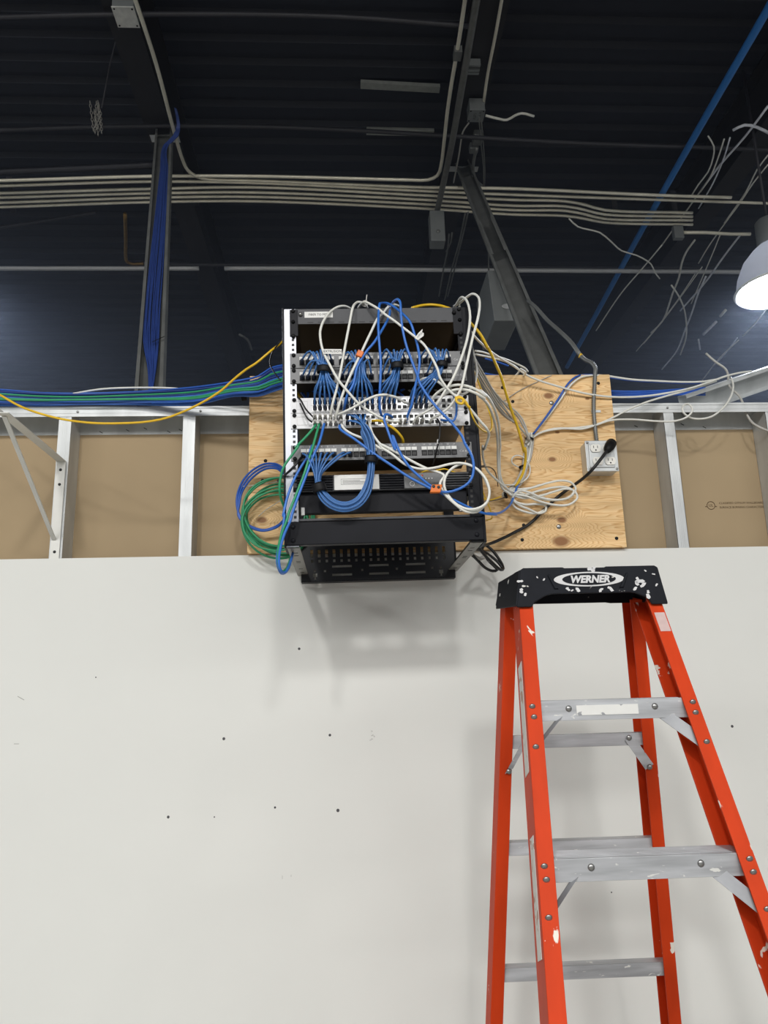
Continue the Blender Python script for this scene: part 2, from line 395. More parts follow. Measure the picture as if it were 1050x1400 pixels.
# ------------------------------------------------------------------ wall rack
ROLL = math.radians(0.75)
RO = Vector((-.145, YF, 1.838)); W, H, D = .515, .672, .479
RM = Matrix.Translation(RO) @ Matrix.Rotation(-ROLL, 4, 'Y')
def rk(u, w_, v): return RM @ Vector((u, w_, v))
rack = thing('wall_rack', 'black open steel wall rack hung on the plywood board', 'rack', RO, (0, -ROLL, 0))
def holes_mb(xs, v0, v1, step, yy, s=.0035):
    m = MB(); v = v0
    while v < v1:
        for x in xs: m.box(x-s, x+s, yy, yy+.0006, v-s, v+s)
        v += step
    return m
for sx, mt in ((0, RAILM), (1, BLK)):
    a, b = (0, .034) if not sx else (W-.034, W)
    m = MB(); m.box(a, b, 0, .0025, 0, H)
    m.box(*((0, .0025) if not sx else (W-.0025, W)), .0025, .07, 0, H)
    r = m.build('mounting_rail', mt if sx else RAILM, rack, bevel=.0008)
    r['label'] = 'left upright, black with its bright sheen coloured in grey' if not sx else 'right upright, black'
    stuff(holes_mb([b-.009 if not sx else a+.009], .02, H-.01, .0147, -.0005).build('rail_holes', PORTB, r))
MB().box(-.004, .0015, -.003, .08, -.002, H+.002).build('side_edge', BLK, rack, bevel=.001)
MB().box(W-.0015, W+.006, -.003, .08, -.002, H+.002).build('side_edge', BLK, rack, bevel=.001)
for s in (0, 1):
    a, b = (0.004, .036) if not s else (W-.036, W-.004)
    x0, x1 = (.002, .0045) if not s else (W-.0045, W-.002)
    m = MB(); m.box(a, b, .006, D, -.002, .0005); m.box(x0, x1, .006, D, 0, .04)
    ar = m.build('lower_side_arm', ARMM, rack); ar['label'] = 'flat grey underside strip with small holes'
    hh = MB()
    for yy in (.07, .11, .2, .22, .33, .40): hh.box((a+b)/2-.006, (a+b)/2+.006, yy, yy+.006, -.0026, -.002)
    stuff(hh.build('arm_holes', PORTB, ar))
    m = MB(); m.box(a, b, .006, D, H-.003, H); m.box(x0, x1, .006, D, H-.04, H); m.build('upper_side_arm', BLK, rack)
    MB().box(a, b, D-.006, D, 0, H).build('rear_upright', BLK, rack)
MB().box(0, W, -.006, .018, .004, .066).build('lower_front_bar', BLK, rack, bevel=.002)
MB().box(.035, W-.035, -.010, -.004, .0655, .072).build('bar_lip', SLATE, rack, bevel=.001)
MB().box(.02, W-.02, D-.02, D-.004, H-.05, H).build('upper_rear_bar', BLK, rack)
bs = None
for u, v in ((.019, .016), (.019, .052), (W-.019, .018), (W-.019, .056)):
    if bs is None: bs = MB().disc((0, 0, 0), (0, -1, 0), .0062, .0022, 12, .001).mesh('bolt', BLK)
    link('bolt', bs, rack, (u, -.006, v))
hl = []
for i in range(19):
    x = .045+i*.0232; hl += [(x, x+.0088, .050, .075), (x+.001, x+.0085, .034, .043)]
for k in range(3):
    x = .112+k*.116; hl += [(x, x+.062, .0165, .0235), (x, x+.062, -.010, -.003)]
for x in (.054, .086, .203, .312, .424, .452): hl.append((x, x+.007, .003, .010))
for x in (.052, .449): hl += [(x, x+.013, -.012, .0), (x+.004, x+.009, -.02, -.012)]
MB().plate(.015, W-.015, -.024, .115, D-.038, D-.035, hl).build('back_plate', mat('glossy_black_steel', (24, 25, 30), 0.3, spec=0.5), rack)
MB().box(.015, W-.015, D-.037, D-.001, -.027, -.024).build('back_lip', BLK, rack)

# rack gear: every unit is a thing of its own
u0, u1 = .0165, .4985
scr = MB().disc((0, 0, 0), (0, -1, 0), .0055, .0035, 12, .0015).mesh('rack_screw', BLKM)
def unit(name, label, cat, v0):
    return thing(name, label, cat, rk(0, 0, v0), (0, -ROLL, 0))
def screws(t, h, us=(.0265, .489)):
    for u in us:
        for v in (.006, h-.006): link('rack_screw', scr, t, (u, -.004, v))
# top fibre enclosure
t = unit('fiber_enclosure', 'dark grey fibre enclosure with white label, topmost in the rack', 'enclosure', .6245)
MB().plate(u0+.006, u1-.012, 0, .0445, -.0035, 0, []).build('front_plate', SLATE, t, bevel=.0008)
MB().box(.04, W-.04, 0.0, .30, .001, .043).build('case', BLKM, t)
m = MB()
for k in range(14): m.box(.066+k*.0285, .082+k*.0285, -.0042, -.0034, .0035, .0055)
stuff(m.build('slot_marks', PORTB, t))
MB().box(.058, .136, -.0048, -.0035, .018, .036).build('label_plate', PAPER, t)
text_mb([('FIBER TO MDF', .097, .027, .0088, 'CENTER')]).build('label_text', INK, t, mx=Matrix.Translation((0, -.005, 0)))
for u in (.047, .474): MB().disc((u, -.0035, .028), (0, -1, 0), .006, .006, 12, .002).build('latch_knob', SCREWM if u < .1 else BLKM, t)
MB().box(.017, .040, -.004, -.001, -.036, .043).build('bracket_ear', BLK, t, bevel=.001)
MB().box(.47, .497, -.004, -.001, -.036, .043).build('bracket_ear', BLK, t, bevel=.001)
screws(t, .0445); screws(t, -.03)

# ports
pk = MB(); pk.plate(-.0072, .0072, -.0068, .0068, -.0016, 0, [(-.0054, .0054, -.005, .0045)])
PK = pk.mesh('port', BLKM)
ph = MB(); ph.box(-.0056, .0056, -.0004, .0004, -.005, .0045); PH = ph.mesh('port_mouth', PORTB)
def patch_panel(v0, label, light):
    t = unit('patch_bay', label, 'patch panel', v0)
    MB().box(u0, u1, -.003, 0, 0, .0435).build('front_plate', SLATEM, t, bevel=.0008)
    MB().box(.03, W-.03, 0, .11, .002, .0415).build('rear_strip', BLKM, t)  # black strip made deeper to darken the gap below
    nums = []
    for g in range(4):
        gx = .0415+.107*g
        lm = MB()
        for k in range(6): lm.box(gx+.0008+k*.0160, gx+.0148+k*.0160, -.0042, -.003, .0240, .0325)
        stuff(lm.build('label_tags', PAPER, t))
        for k in range(6):
            x = gx+.0078+k*.0160
            p = link('port', PK, t, (x, -.003, .0150)); link('port_mouth', PH, p, (0, 0, 0))
            nums.append((str(g*6+k+1), x, .0382, .0062, 'CENTER'))
    nums.append(('Cat 6', .4745, .018, .0085, 'CENTER'))
    text_mb(nums).build('printed_numbers', INKW, t, mx=Matrix.Translation((0, -.0034, 0)))
    screws(t, .0435)
    return t
patch_panel(.494, 'grey patch panel, upper of the two under the fibre enclosure', 1)
patch_panel(.449, 'grey patch panel right above the white switches', 1)
patch_panel(.230, 'grey patch panel below the white switches, right half empty', 1)
ps = MB(); ps.plate(-.0066, .0066, -.0073, .0073, -.001, 0, [(-.0052, .0052, -.0052, .0048)]); PS = ps.mesh('port', SILV)
def switch(v0, label):
    t = unit('network_switch', label, 'switch', v0)
    MB().box(u0, u1, -.003, 0, 0, .0432).build('front_plate', SWW, t, bevel=.0008)
    MB().box(.036, W-.036, 0, .38, .0012, .042).build('case', SWU, t)
    m = MB()
    for a in (0, 1):
        m.box(.033, .062, -.0036, -.003, .010+a*.023, .0106+a*.023); m.box(.033+a*.0284, .0336+a*.0284, -.0036, -.003, .010, .0336)
    m.build('logo_outline', GREYJ, t)
    for g in range(4):
        for k in range(6):
            for r in (0, 1):
                p = link('port', PS, t, (.0815+g*.0862+k*.0138, -.003, .0125+r*.0165)); link('port_mouth', PH, p, (0, -.0002, 0))
    for c in (0, 1):
        for r in (0, 1):
            p = link('port', PS, t, (.4300+c*.0155, -.003, .0125+r*.0165)); link('port_mouth', PH, p, (0, -.0002, 0))
    m = MB(); m.box(.07, .455, -.0035, -.003, .0204, .0212)
    m.build('port_bezel', GREYJ, t)
    screws(t, .0432)
switch(.364, 'white rack switch, upper of the pair')
switch(.320, 'white rack switch, lower of the pair')
# power unit
t = unit('power_unit', 'black ribbed power unit with a white label, lowest in the rack', 'power unit', .146)
MB().box(u0+.004, u1-.006, -.002, 0, 0, .044).build('front_plate', SLATE, t, bevel=.0008)
MB().box(.014, W-.014, .0725, .25, -.004, .043).build('case', BLKM, t)
MB().box(.036, W-.036, .012, .016, -.055, .002).build('lower_blank', BLK, t, bevel=.001)
for x in (.040, .455): MB().box(x, x+.010, .004, .012, -.062, -.040).build('spring_clip', SCREWM, t, bevel=.001)
for a, b in ((.03, .125), (.248, .312), (.418, .485)):
    m = MB()
    for k in range(6): m.box(a, b, -.007, -.002, .003+k*.0068, .0075+k*.0068)
    m.build('rib_grille', SLATE if a > .4 else BLK, t, bevel=.0012)
MB().box(.128, .246, -.008, -.0025, .001, .042).build('white_label', PAPER, t, bevel=.001)
m = MB()
for a, b in (((.146, .030), (.228, .030)), ((.146, .015), (.228, .015))): m.box(a[0], b[0], -.0084, -.008, a[1], a[1]+.0006)
for x in (.146, .2275): m.box(x, x+.0006, -.0084, -.008, .015, .0305)
for k in range(3): m.box(.150, .150+.07-.012*k, -.0084, -.008, .0185+k*.0035, .0195+k*.0035)
stuff(m.build('label_lines', INK, t))
MB().box(.312, .418, -.007, -.002, .001, .043).build('control_panel', SLATEM, t, bevel=.001)
m = MB()
for x in (.362, .370, .378, .386): m.disc((x, -.007, .027), (0, -1, 0), .0018, .0005, 8)
m.disc((.360, -.007, .034), (0, -1, 0), .0022, .0005, 8)
stuff(m.build('indicator_dots', INKW, t))
MB().disc((.361, -.007, .0355), (0, -1, 0), .0024, .001, 8).build('red_indicator', REDP, t)
MB().tube([Vector((.333+.006*math.cos(a), -.007, .013+.006*math.sin(a))) for a in [i*math.pi/8 for i in range(16)]], .0009, 5, closed=True).build('power_button', INKW, t)
screws(t, .044)
for u in (.0265, .489): MB().disc((u, -.0035, .03), (0, -1, 0), .005, .004, 10, .002).build('bright_screw', SCREWM, t)

# ------------------------------------------------------------------ cables
ZM = {'A': (380, 400, 7), 'B': (510, 400, 6.5625), 'C': (380, 510, 7), 'D': (510, 510, 6.5625), 'E': (380, 600, 7), 'F': (510, 600, 6.5625),
      'G': (370, 690, 3.387), 'H': (640, 600, 4.773), 'M': (350, 380, 3), 'N': (350, 560, 3), 'S': (680, 380, 2.838), 'T': (0, 360, 3),
      'L': (300, 620, 7.78), 'P': (0, 0, 1), 'R': (640, 440, 7.78), 'Q': (560, 40, 4.373), 'K': (830, 480, 4.773), 'V': (900, 280, 7), 'W': (700, 0, 3)}
def path(s, ds):
    z = ZM['P']; q = []
    for tok in s.split():
        if tok in ZM: z = ZM[tok]; continue
        x, y = tok.split(','); q.append((z[0]+float(x)/z[2], z[1]+float(y)/z[2]))
    n = len(q); out = []
    for i, (x, y) in enumerate(q):
        if len(ds) == n: out.append(U(x, y, Y=YF-ds[i])); continue
        t = i/(n-1)*(len(ds)-1) if len(ds) > 1 else 0
        k = min(int(t), max(len(ds)-2, 0)); d = ds[k]+(ds[min(k+1, len(ds)-1)]-ds[k])*(t-k)
        out.append(U(x, y, Y=YF-d))
    return out
def cable3(name, label, pts, r, m, group=None, n=8, step=.012, cat='cable'):
    p = spline(pts, step)
    o = MB().tube(p, r, n).build(name, m)
    return tag(o, label, cat, group)
def cable(label, m, s, ds, r=.0035, name='network_cable', group=None, step=.010):
    return cable3(name, label, path(s, ds), r, m, group, step=step)

# white cords over the rack front
cable('white network cable arching from the label FIBER TO MDF down across the switches', WHITE, 'A 690,150 640,130 575,137 500,185 440,265 408,350 405,430 432,560 500,700 C 580,70 680,190 770,290 880,370 1000,435 D 130,425 200,435 260,432', [-.06, -.01, .03, .05, .06, .06, .05, .04, .012])
cable('white network cable hooped over the rack top, left of the one with orange tag', WHITE, 'A 855,145 830,110 780,90 735,110 710,165 690,270 655,450 620,640 590,800 C 560,160 520,310 505,390 500,450', [-.06, -.02, .04, .05, .05, .04, .012], name='network_cable')
cable('white network cable carrying the small orange tag down the rack front', WHITE, 'B 235,122 190,108 140,125 90,185 A 960,240 880,400 790,590 690,800 C 640,150 590,290 560,400 550,460', [-.05, -.01, .04, .055, .06, .05, .015])
cable('white network cable with a paper flag running diagonally to the yellow tie', WHITE, 'A 770,145 800,105 840,92 900,120 980,170 B 100,190 200,260 290,330 380,400 460,470 520,570 580,690 D 600,40 660,130 720,190 780,240 860,310 960,430 1020,500 1040,560 1000,680 N 930,150 932,200 950,250 1000,300 1050,340', [-.05, .02, .05, .06, .07, .08, .07, .06, .02, -.08, -.25, -.4])
cable('white network cable swept in an arc between the two white switches', WHITE, 'C 540,420 570,400 640,370 740,320 840,260 950,215 1040,208 D 130,200 200,215 270,255 320,275', [.012, .05, .07, .07, .05, .012])
cable('white network cable with a tall hoop right of the rack top, outer of two', WHITE, 'B 725,122 775,95 830,50 890,12 940,35 957,110 940,230 895,400 850,600 810,780 D 790,140 740,230 690,300 600,370 530,410 508,450', [-.12, -.03, .04, .07, .07, .05, .012])
cable('white network cable with a tall hoop right of the rack top, inner of two', WHITE, 'B 740,118 775,60 800,42 835,65 862,140 870,240 840,430 780,620 710,780 D 640,170 560,290 470,350 390,400 360,455', [-.10, -.02, .05, .07, .07, .05, .012])
cable('white network cable hanging straight behind the two tall hoops', GREYJ, 'B 765,80 785,170 830,320 870,440 905,560 930,680 920,780 D 895,110 850,170 800,190 730,170 690,140', [-.10, -.08, -.06, -.03, .0, .02, .04])
cable('white network cable bowed from upper switch over the panel gap, left of yellow tie', WHITE, 'D 400,110 430,60 490,45 560,65 650,130 720,190 790,215', [.03, .05, .05, .06])
for k, lab in enumerate(('white network cable arching out right from the upper switch to the coil, outer', 'white network cable arching out right from the upper switch to the coil, inner')):
    a = ['D 505,310 530,230 600,160 700,115 800,108 920,145 1010,205 R 130,730 210,800 270,900 310,1010 335,1150 340,1300 H 210,40 205,150 212,250 240,310 290,345 380,330 470,300',
         'D 560,330 580,260 650,185 740,150 830,150 920,180 1000,230 R 120,790 190,850 245,950 285,1070 308,1200 315,1330 H 193,60 195,170 205,270 230,330 300,365 400,370 500,385'][k]
    cable(lab, WHITE, a, [.012, .05, .06, .02, -.10, -.25, -.36, -.43, -.45], r=.0037)
cable('white network cable looped double over the right foot of the rack', WHITE, 'C 870,430 880,500 905,580 960,660 1040,740 F 60,70 160,130 300,235 430,270 560,258 680,228 780,217 880,240 960,295 1020,380 1045,480 1020,570 950,620 860,632 760,595 680,515 640,430 650,340 710,265 810,222 900,250 980,320 1030,420 H 140,340 120,420 60,465 0,475', [.012, .04, .04, .05, .06, .07, .075, .07, .06, .06, .06, .07, .06, .05])
cable('white network cable slanting from the lower switch, loosely along the double loop', WHITE, 'C 600,470 630,530 700,580 800,620 880,660 1000,730 F 60,50 200,115 330,190 480,265 600,305 640,330 600,400 640,490 720,570 830,650 930,655 1010,590', [.012, .03, .04, .045, .05, .05, .06, .06, .05])
# blue long cables
cable('bright blue network cable hanging straight down from the rack top, first from left', BLUEB, 'B 100,95 70,97 57,110 48,240 50,370 60,500 70,640 D 65,80 60,200 62,330 80,392', [-.05, .02, .06, .06, .06, .05, .015])
cable('bright blue network cable slanting down left past the orange tag', BLUEB, 'B 120,100 150,120 152,170 135,235 60,370 0,460 A 850,560 760,710 C 720,110 660,220 640,310 630,360', [-.05, .0, .05, .06, .055, .05, .012])
cable('bright blue network cable arched over the rack top ending at lower switch', BLUEB, 'B 85,95 130,97 200,135 275,200 335,270 370,370 400,480 418,600 405,730 D 385,90 365,190 345,290 315,370 300,440', [-.04, .02, .055, .06, .07, .06, .05, .012])
cable('bright blue network cable sweeping from rack top through the orange clip', BLUEB, 'B 165,105 195,72 225,62 243,85 250,180 262,310 300,480 350,620 400,750 D 420,90 500,220 600,340 700,440 800,570 N 855,135 885,190 893,235 885,280 860,310 800,336 745,335 690,310 620,272 550,225 480,178 410,125 345,80 C 590,500', [-.03, .05, .06, .06, .07, .08, .08, .075, .07, .065, .06, .05, .012])
cable('bright blue network cable running under the orange clip out to the right', BLUEB, 'D 175,400 150,378 110,372 98,400 130,510 200,690 N 560,105 585,165 625,230 670,275 715,312 765,345 820,375 870,400 930,424 985,430 H 130,485 200,485 250,455 285,410 310,340 330,290', [.012, .04, .05, .055, .055, .05, .04, .0, -.2, -.4, -.46])
cable('short blue patch cord at the two right hand uplink ports', BLUEB, 'D 720,200 742,250 750,320 742,390 720,430 690,425 640,425 610,420', [.012, .03, .03, .012], r=.003)
# green and blue on the left
cable('green network cable bowed outward past the left rail', GREEN, 'C 370,480 330,540 250,630 170,710 E 200,60 130,160 60,260 25,370 15,480 30,570 55,640 L 720,640 740,720', [.012, .03, .05, .05, .04, .0, -.08])
cable('green network cable hanging straight below the left end of the switches', GREEN, 'C 400,470 375,560 330,720 E 310,150 250,340 180,520 100,720 L 720,700 670,830 640,940 625,1050 625,1150 640,1220 670,1255 710,1230 740,1170 755,1110', [.012, .04, .05, .055, .05, .04, .0, -.05])
cable('bright blue network cable hanging below the switches, right of the straight green one', BLUEB, 'C 450,450 430,540 390,680 E 340,160 270,350 190,560 130,740 L 760,700 690,860 650,1000 632,1120 640,1210 665,1262 700,1265 730,1220 760,1140 780,1060', [.012, .04, .05, .055, .05, .04, .0, -.06])
cable('bright blue network cable hanging below the left end of the lowest patch panel', BLUEB, 'E 330,60 290,160 220,270 150,400 90,560 50,740 L 690,640 680,760 650,900 620,1050 614,1140 628,1220 660,1275 705,1262 745,1190 752,1120', [.012, .03, .045, .05, .04, .0, -.05])
for k in range(3):
    j = k*7
    cable('blue network cable coiled in a ring beside the left rail', BLUET, 'L %d,%d %d,%d %d,%d %d,%d %d,%d %d,%d %d,%d %d,%d %d,%d %d,%d %d,%d %d,%d %d,%d' % (760, 190+j*5, 690, 165+j*4, 600, 112+j*3.4, 480, 112+j*4, 350, 180+j*5.5, 255+j*2, 282+j*4, 195+j*3, 420, 184+j*2, 540, 215-j, 660, 280, 740+j, 370, 790+j, 480, 812+j*.8, 620, 765+j) + ' 700,690 790,620', [-.30, -.40, -.44, -.46, -.46, -.45, -.43, -.36], group='blue ring loops at the left of the rack')
pts = []
for i in range(8*14):
    a = 2*math.pi*i/14 + .9; t = i/14
    e = math.sin(t*2.1)*.35+math.sin(t*5.3)*.25
    ax, az = 52+9*e+3*math.sin(t*3.7), 42+6*math.sin(t*1.7+1)
    px = 386+4*math.sin(t*2.9)+ax*math.cos(a)*(1 if math.cos(a) < 0 else .75)
    py = 706+7*math.sin(t*1.3+.4)+az*math.sin(a)+9*max(0, math.sin(a))*(.5+.5*math.sin(t*4.1))
    pts.append(U(px, py, Y=YF+.445-.02*math.sin(t*2.3)-.03*(t/8)))
cable3('cable_coil', 'green network cable wound in a round coil at the left of the rack', pts, .0034, GREEN, step=.014, cat='cable coil')
cable('clear zip tie stretched across the blue ring at left of the rack', GREYJ, 'L 250,350 400,335 560,310 690,290', [-.45, -.45, -.38], r=.0012, name='zip_tie')
cable('clear zip tie slanting through the green coil', GREYJ, 'L 415,670 480,610 570,550 650,500', [-.44, -.42, -.38], r=.0012, name='zip_tie')

# yellow
cable('yellow fibre cable drooping in front of the wall studs to the rack left side', YEL, 'T -40,520 0,540 80,585 160,615 260,640 380,655 500,656 600,650 680,635 760,605 840,565 910,520 960,475 1010,435 1050,410 M 60,300 105,265 140,235', [-.30, -.25, -.22, -.20, -.16, -.10, -.06, -.12], r=.0034, step=.02)
cable('yellow fibre cable lying along the rear of the rack top', YEL, 'B 350,138 430,118 510,110 600,118 700,148', [-.03, -.05, -.06, -.05, -.02], r=.0042)
cable('thick yellow cable running from the rack top right down the plywood', YEL, 'B 775,190 830,225 880,280 960,370 1030,500 R 150,180 225,300 290,440 350,580 410,780 460,940 520,1100 570,1270 595,1380 H 372,60 375,130 362,210 340,260 310,310', [-.10, -.08, -.12, -.2, -.3, -.38, -.43, -.45], r=.0044)
cable('thin yellow cord looped at the right rail, ending at the yellow tie', YEL, 'B 775,300 820,380 850,490 880,600 905,700 R 60,520 110,640 165,800 215,930 250,1050 250,1130 215,1172 150,1150 90,1090 50,1015 D 860,310 800,250', [-.04, -.06, -.10, -.14, -.10, -.02, .05, .07], r=.0024)
cable('yellow network cable curving down from the lower switch to panel gap', YEL, 'C 900,460 960,455 1030,470 D 90,440 160,480 220,530 265,590 272,640', [.012, .03, .03, .01, -.02], r=.0036)
for s in ('F 430,305 480,285 560,285 640,270 690,285 760,312', 'H 90,330 120,400 150,480 155,520 120,530', 'H 100,390 140,400 190,385 215,375'):
    cable('thin yellow cord half hidden behind the rack gear' if s[0] == 'F' else 'thin yellow cord dangling off the right rail of the rack', YEL, s, [-.03, -.01, -.03] if s[0] == 'F' else [-.30, -.36], r=.002, group='thin yellow cord ends')

# dark cords
for k, s in enumerate(('C 170,235 215,255 270,350 350,435', 'C 195,250 230,330 280,430 325,470')):
    cable('thin black cord running from left rail to first ports of lower switch', BLKJ, s, [-.03, .02, .03, .012], r=.0022, group='pair of thin black cords')
cable('thin black cord with white tag hanging from the lower switch right half', BLKJ, 'D 575,410 595,440 600,520 590,620 F 590,30 570,100 555,170 535,235', [.012, .03, .03, .02, -.02], r=.0022)
cable('black cord crossing the left rail beside the lowest patch panel', BLKJ, 'E 230,170 190,220 130,290 60,350 0,400', [.01, .03, .02, -.05], r=.0035)
cable('thin black cord hanging at the left outside of the rack below the yellow cable', BLKJ, 'M 100,260 70,300 57,345 70,380 100,420', [-.06, -.10, -.06], r=.002)
for s in ('F 880,270 940,250 1000,240 H 90,185 140,185 175,215 190,270 195,310', 'F 960,570 H 90,412 150,405 200,395 245,380'):
    cable('thin dark cord reaching right from the rack rail to the white coil', BLKJ, s, [.03, -.1, -.3, -.44], r=.0016, group='thin dark cords right of the rack')
pc = cable('black power cord plugged into the metal outlet box and slanting to the rack', BLKJ, 'H 918,60 890,100 840,165 800,212 750,258 690,302 590,375 500,458 400,555 300,612 220,652 140,685 70,690 20,680', [-.388, -.378, -.372, -.38, -.41, -.45, -.47, -.47, -.47, -.46, -.44, -.42, -.34, -.28], r=.0052, name='power_cable')
pm = MB(); A = U(831, 614, Y=YF+.388); B = U(836, 606, Y=YF+.418)
pm.tube([A+Vector((-.006, -.004, -.012)), A, A.lerp(B, .5), B], [.007, .014, .017, .017], 12)
pm.build('plug', BLKM, pc)
cable('black power cord bunched in loops below the right foot of the rack', BLKJ, 'H 60,690 100,750 160,810 215,855 230,845 205,790 150,720 110,695 90,720 130,790 190,855 160,862 110,840 70,800 30,760', [-.30, -.38, -.42, -.42, -.40, -.34], r=.0046, name='power_cable')
cable('black power cord rising through the bunched loops to the rack shelf', BLKJ, 'H 230,850 190,800 140,760 90,730 40,720 0,715', [-.40, -.41, -.38, -.30], r=.0046, name='power_cable')
cable('pale braided cord end under the right foot of the rack', GREYJ, 'G 920,220 945,240 970,250 1000,240 1020,262', [-.34, -.36, -.36], r=.0065, name='cable_end')

# white bundle right of the rack and on the plywood
st = [('R 40,330 100,440 200,620 300,780 390,920 470,1040', [-.2, -.3, -.42]), ('R 60,400 130,540 230,700 330,860 420,970 480,1055', [-.22, -.32, -.43]), ('R 80,420 170,560 260,720 370,850 440,930 530,1010 600,1130 640,1220 H 400,10', [-.2, -.3, -.42, -.44]),
      ('R 70,470 150,620 240,760 330,900 410,1000 470,1050', [-.22, -.33, -.43]), ('R 90,560 160,680 240,800 330,930 420,1020 520,1090 590,1170 630,1230 H 390,10', [-.24, -.34, -.43, -.45]), ('R 60,520 120,640 190,760 290,890 360,980 450,1050', [-.25, -.35, -.43]), ('R 380,850 470,920 560,1010 610,1110 645,1225 H 405,10', [-.43, -.45])]
for s, ds in st:
    cable('grey white network cable in the slanting bundle between rack and cable tie', GREYJ, s, ds, r=.0032, group='grey white cables slanting right of the rack')
for k in range(5):
    o_ = (k-2)*7
    cable('white network cable in the short run between the two black ties', WHITE if k % 2 else GREYJ, 'S %d,600 %d,640 %d,690 %d,740 %d,790 %d,830' % (128+o_*.8, 124+o_, 117+o_, 105+o_*.7, 85+o_, 45+o_), [-.46, -.475, -.47, -.46], r=.0032, group='white cables between the black ties')
cable('white network cable making a small ring at the lower black tie', WHITE, 'H 330,185 290,160 285,130 315,108 360,120 395,160 405,200 390,250 345,285 300,300 240,300', [-.46, -.47, -.45], r=.0026)
cable('long white network cable sagging from rack top right over the plywood corner', WHITE, 'R 35,110 90,180 220,300 350,390 470,460 S 130,385 250,425 350,450 450,462 560,460 650,448 740,430 820,405 890,380 940,368 985,362', [-.05, -.12, -.22, -.32, -.40, -.44, -.455, -.465, -.47, -.48, -.49, -.50, -.51, -.53, -.54, -.55], r=.0036, step=.02)
cable('white network cable climbing from black tie to the steel channel in a straight slant', WHITE, 'S 110,640 128,622 160,603 220,585 300,582 380,570 440,546 500,515 570,485 650,460 760,430 850,400', [-.46, -.47, -.47, -.47, -.47, -.47, -.468, -.47, -.475, -.49, -.51, -.53], r=.0034, step=.02)
cable('white network cable with one curl in front of the right wall stud', WHITE, 'S 118,650 132,625 170,600 250,585 330,586 380,572 440,553 520,549 620,556 690,555 735,540 757,512 740,488 720,497 720,520 755,544 820,542 870,510 905,462 915,412 905,385', [-.455, -.465, -.468, -.468, -.468, -.466, -.465, -.465, -.46, -.45, -.44, -.44, -.45, -.46, -.46, -.46, -.46, -.47, -.49, -.53, -.55], r=.0034, step=.014)
cable('white network cable passing over the plywood top to the steel channel', WHITE, 'S 150,590 190,545 240,478 285,415 325,385 380,378 430,381 520,394 620,400 720,404 800,402 860,392', [-.46, -.468, -.470, -.470, -.472, -.48, -.50, -.51, -.52, -.53, -.54, -.55], r=.0036, step=.02)
cable('blue network cable rising from black tie over the plywood top', BLUET, 'S 140,605 185,545 235,472 275,410 305,384 350,376 420,384 520,397 620,403 720,408 790,408', [-.455, -.462, -.464, -.466, -.475, -.50, -.53, -.53, -.53, -.54, -.55], r=.0036, step=.02)
for s in ('R 75,310 150,320 240,350 380,390 500,440 600,490 635,530', 'R 80,345 180,365 290,390 420,430 520,490 540,530 500,575 420,588', 'R 560,500 610,540 580,575 540,590'):
    cable('white network cable dropping behind the plywood top at the rack', WHITE, s, [-.2, -.35, -.5, -.54], r=.0034, group='white cables dropping behind the plywood')
cable('thin pale zip cord slanting on the upper plywood to the bundle', GREYJ, 'S 25,478 80,440 150,405 210,378', [-.476, -.477, -.478, -.479], r=.0014, name='pull_string')
for s in ('R 180,390 320,430 430,470', 'R 180,550 260,565 330,575'):
    cable('blue network cable seen through the gap above plywood beside the rack', BLUET, s, [-.56, -.58], r=.0034, group='blue cables above the plywood edge')
for k in range(4):
    y = 258+k*11
    cable('blue network cable of the trunk on the wall top right of the plywood', BLUET, 'K -60,%d 10,%d 160,%d 330,%d 480,%d 640,%d' % (y, y+3, y+6+2*k, y+2, y-8, y-18+k*4), [-.56-.012*(k % 3), -.55, -.56], r=.0038, group='blue trunk cables right of the plywood', step=.03)
cable('grey cable hanging over the steel channel at the right edge', GREYJ, 'K 645,15 700,65 770,115 790,160 792,215 815,250 860,290 890,350 915,420 950,470 1000,500 1050,520 1090,530', [-.62, -.60, -.56, -.55, -.53, -.50, -.50], r=.0042, step=.02)
wc = 'H 235,385 225,362 245,340 300,332 420,318 520,288 610,272 672,285 702,325 670,378 600,398 500,396 400,372 310,345 260,345 290,372 370,366 450,342 570,316 650,318 702,350 712,385 660,428 570,432 470,408 370,372 300,365 350,385 470,372 560,345 640,325 690,340 660,380 590,398 480,385 400,350 330,340 290,390 330,430 400,460 460,486 505,470 505,435 450,425 370,428 310,410 285,380 300,440 380,478 450,485 500,462'
cable('white network cable wound in a long flat coil on the plywood', WHITE, wc, [-.46, -.44, -.45, -.42, -.44, -.41, -.43, -.40, -.44, -.42, -.45], r=.0037, name='cable_coil')
# ties
def tie(px, py, d, r, h, label, tilt=0.0, m=BLKM, name='velcro_tie', dd=.85):
    c = U(px, py, Y=YF-d); mb = MB(); n = 20
    ax = Vector((math.sin(tilt), 0, math.cos(tilt))); sx = Vector((math.cos(tilt), 0, -math.sin(tilt)))
    v = []; f = []
    for rr, hh in ((r, -h), (r*1.04, -h*.5), (r*1.04, h*.5), (r, h), (r*.9, h), (r*.9, -h)):
        v += [c+sx*(rr*math.cos(2*math.pi*k/n))+Vector((0, 1, 0))*(rr*dd*math.sin(2*math.pi*k/n))+ax*hh for k in range(n)]
    for i in range(6):
        f += [(i*n+k, i*n+(k+1) % n, ((i+1) % 6)*n+(k+1) % n, ((i+1) % 6)*n+k) for k in range(n)]
    return tag(mb.add(v, f, True).build(name, m), label, 'cable tie')
tie(443, 505.5, .047, .0185, .0090, 'black velcro tie on the leftmost blue patch cord bundle', .05)
tie(543, 500.5, .047, .0165, .0090, 'black velcro tie on the middle blue patch cord bundle', -.05)
tie(604.5, 498.5, .047, .0150, .0080, 'black velcro tie on the rightmost blue patch cord bundle', .1)
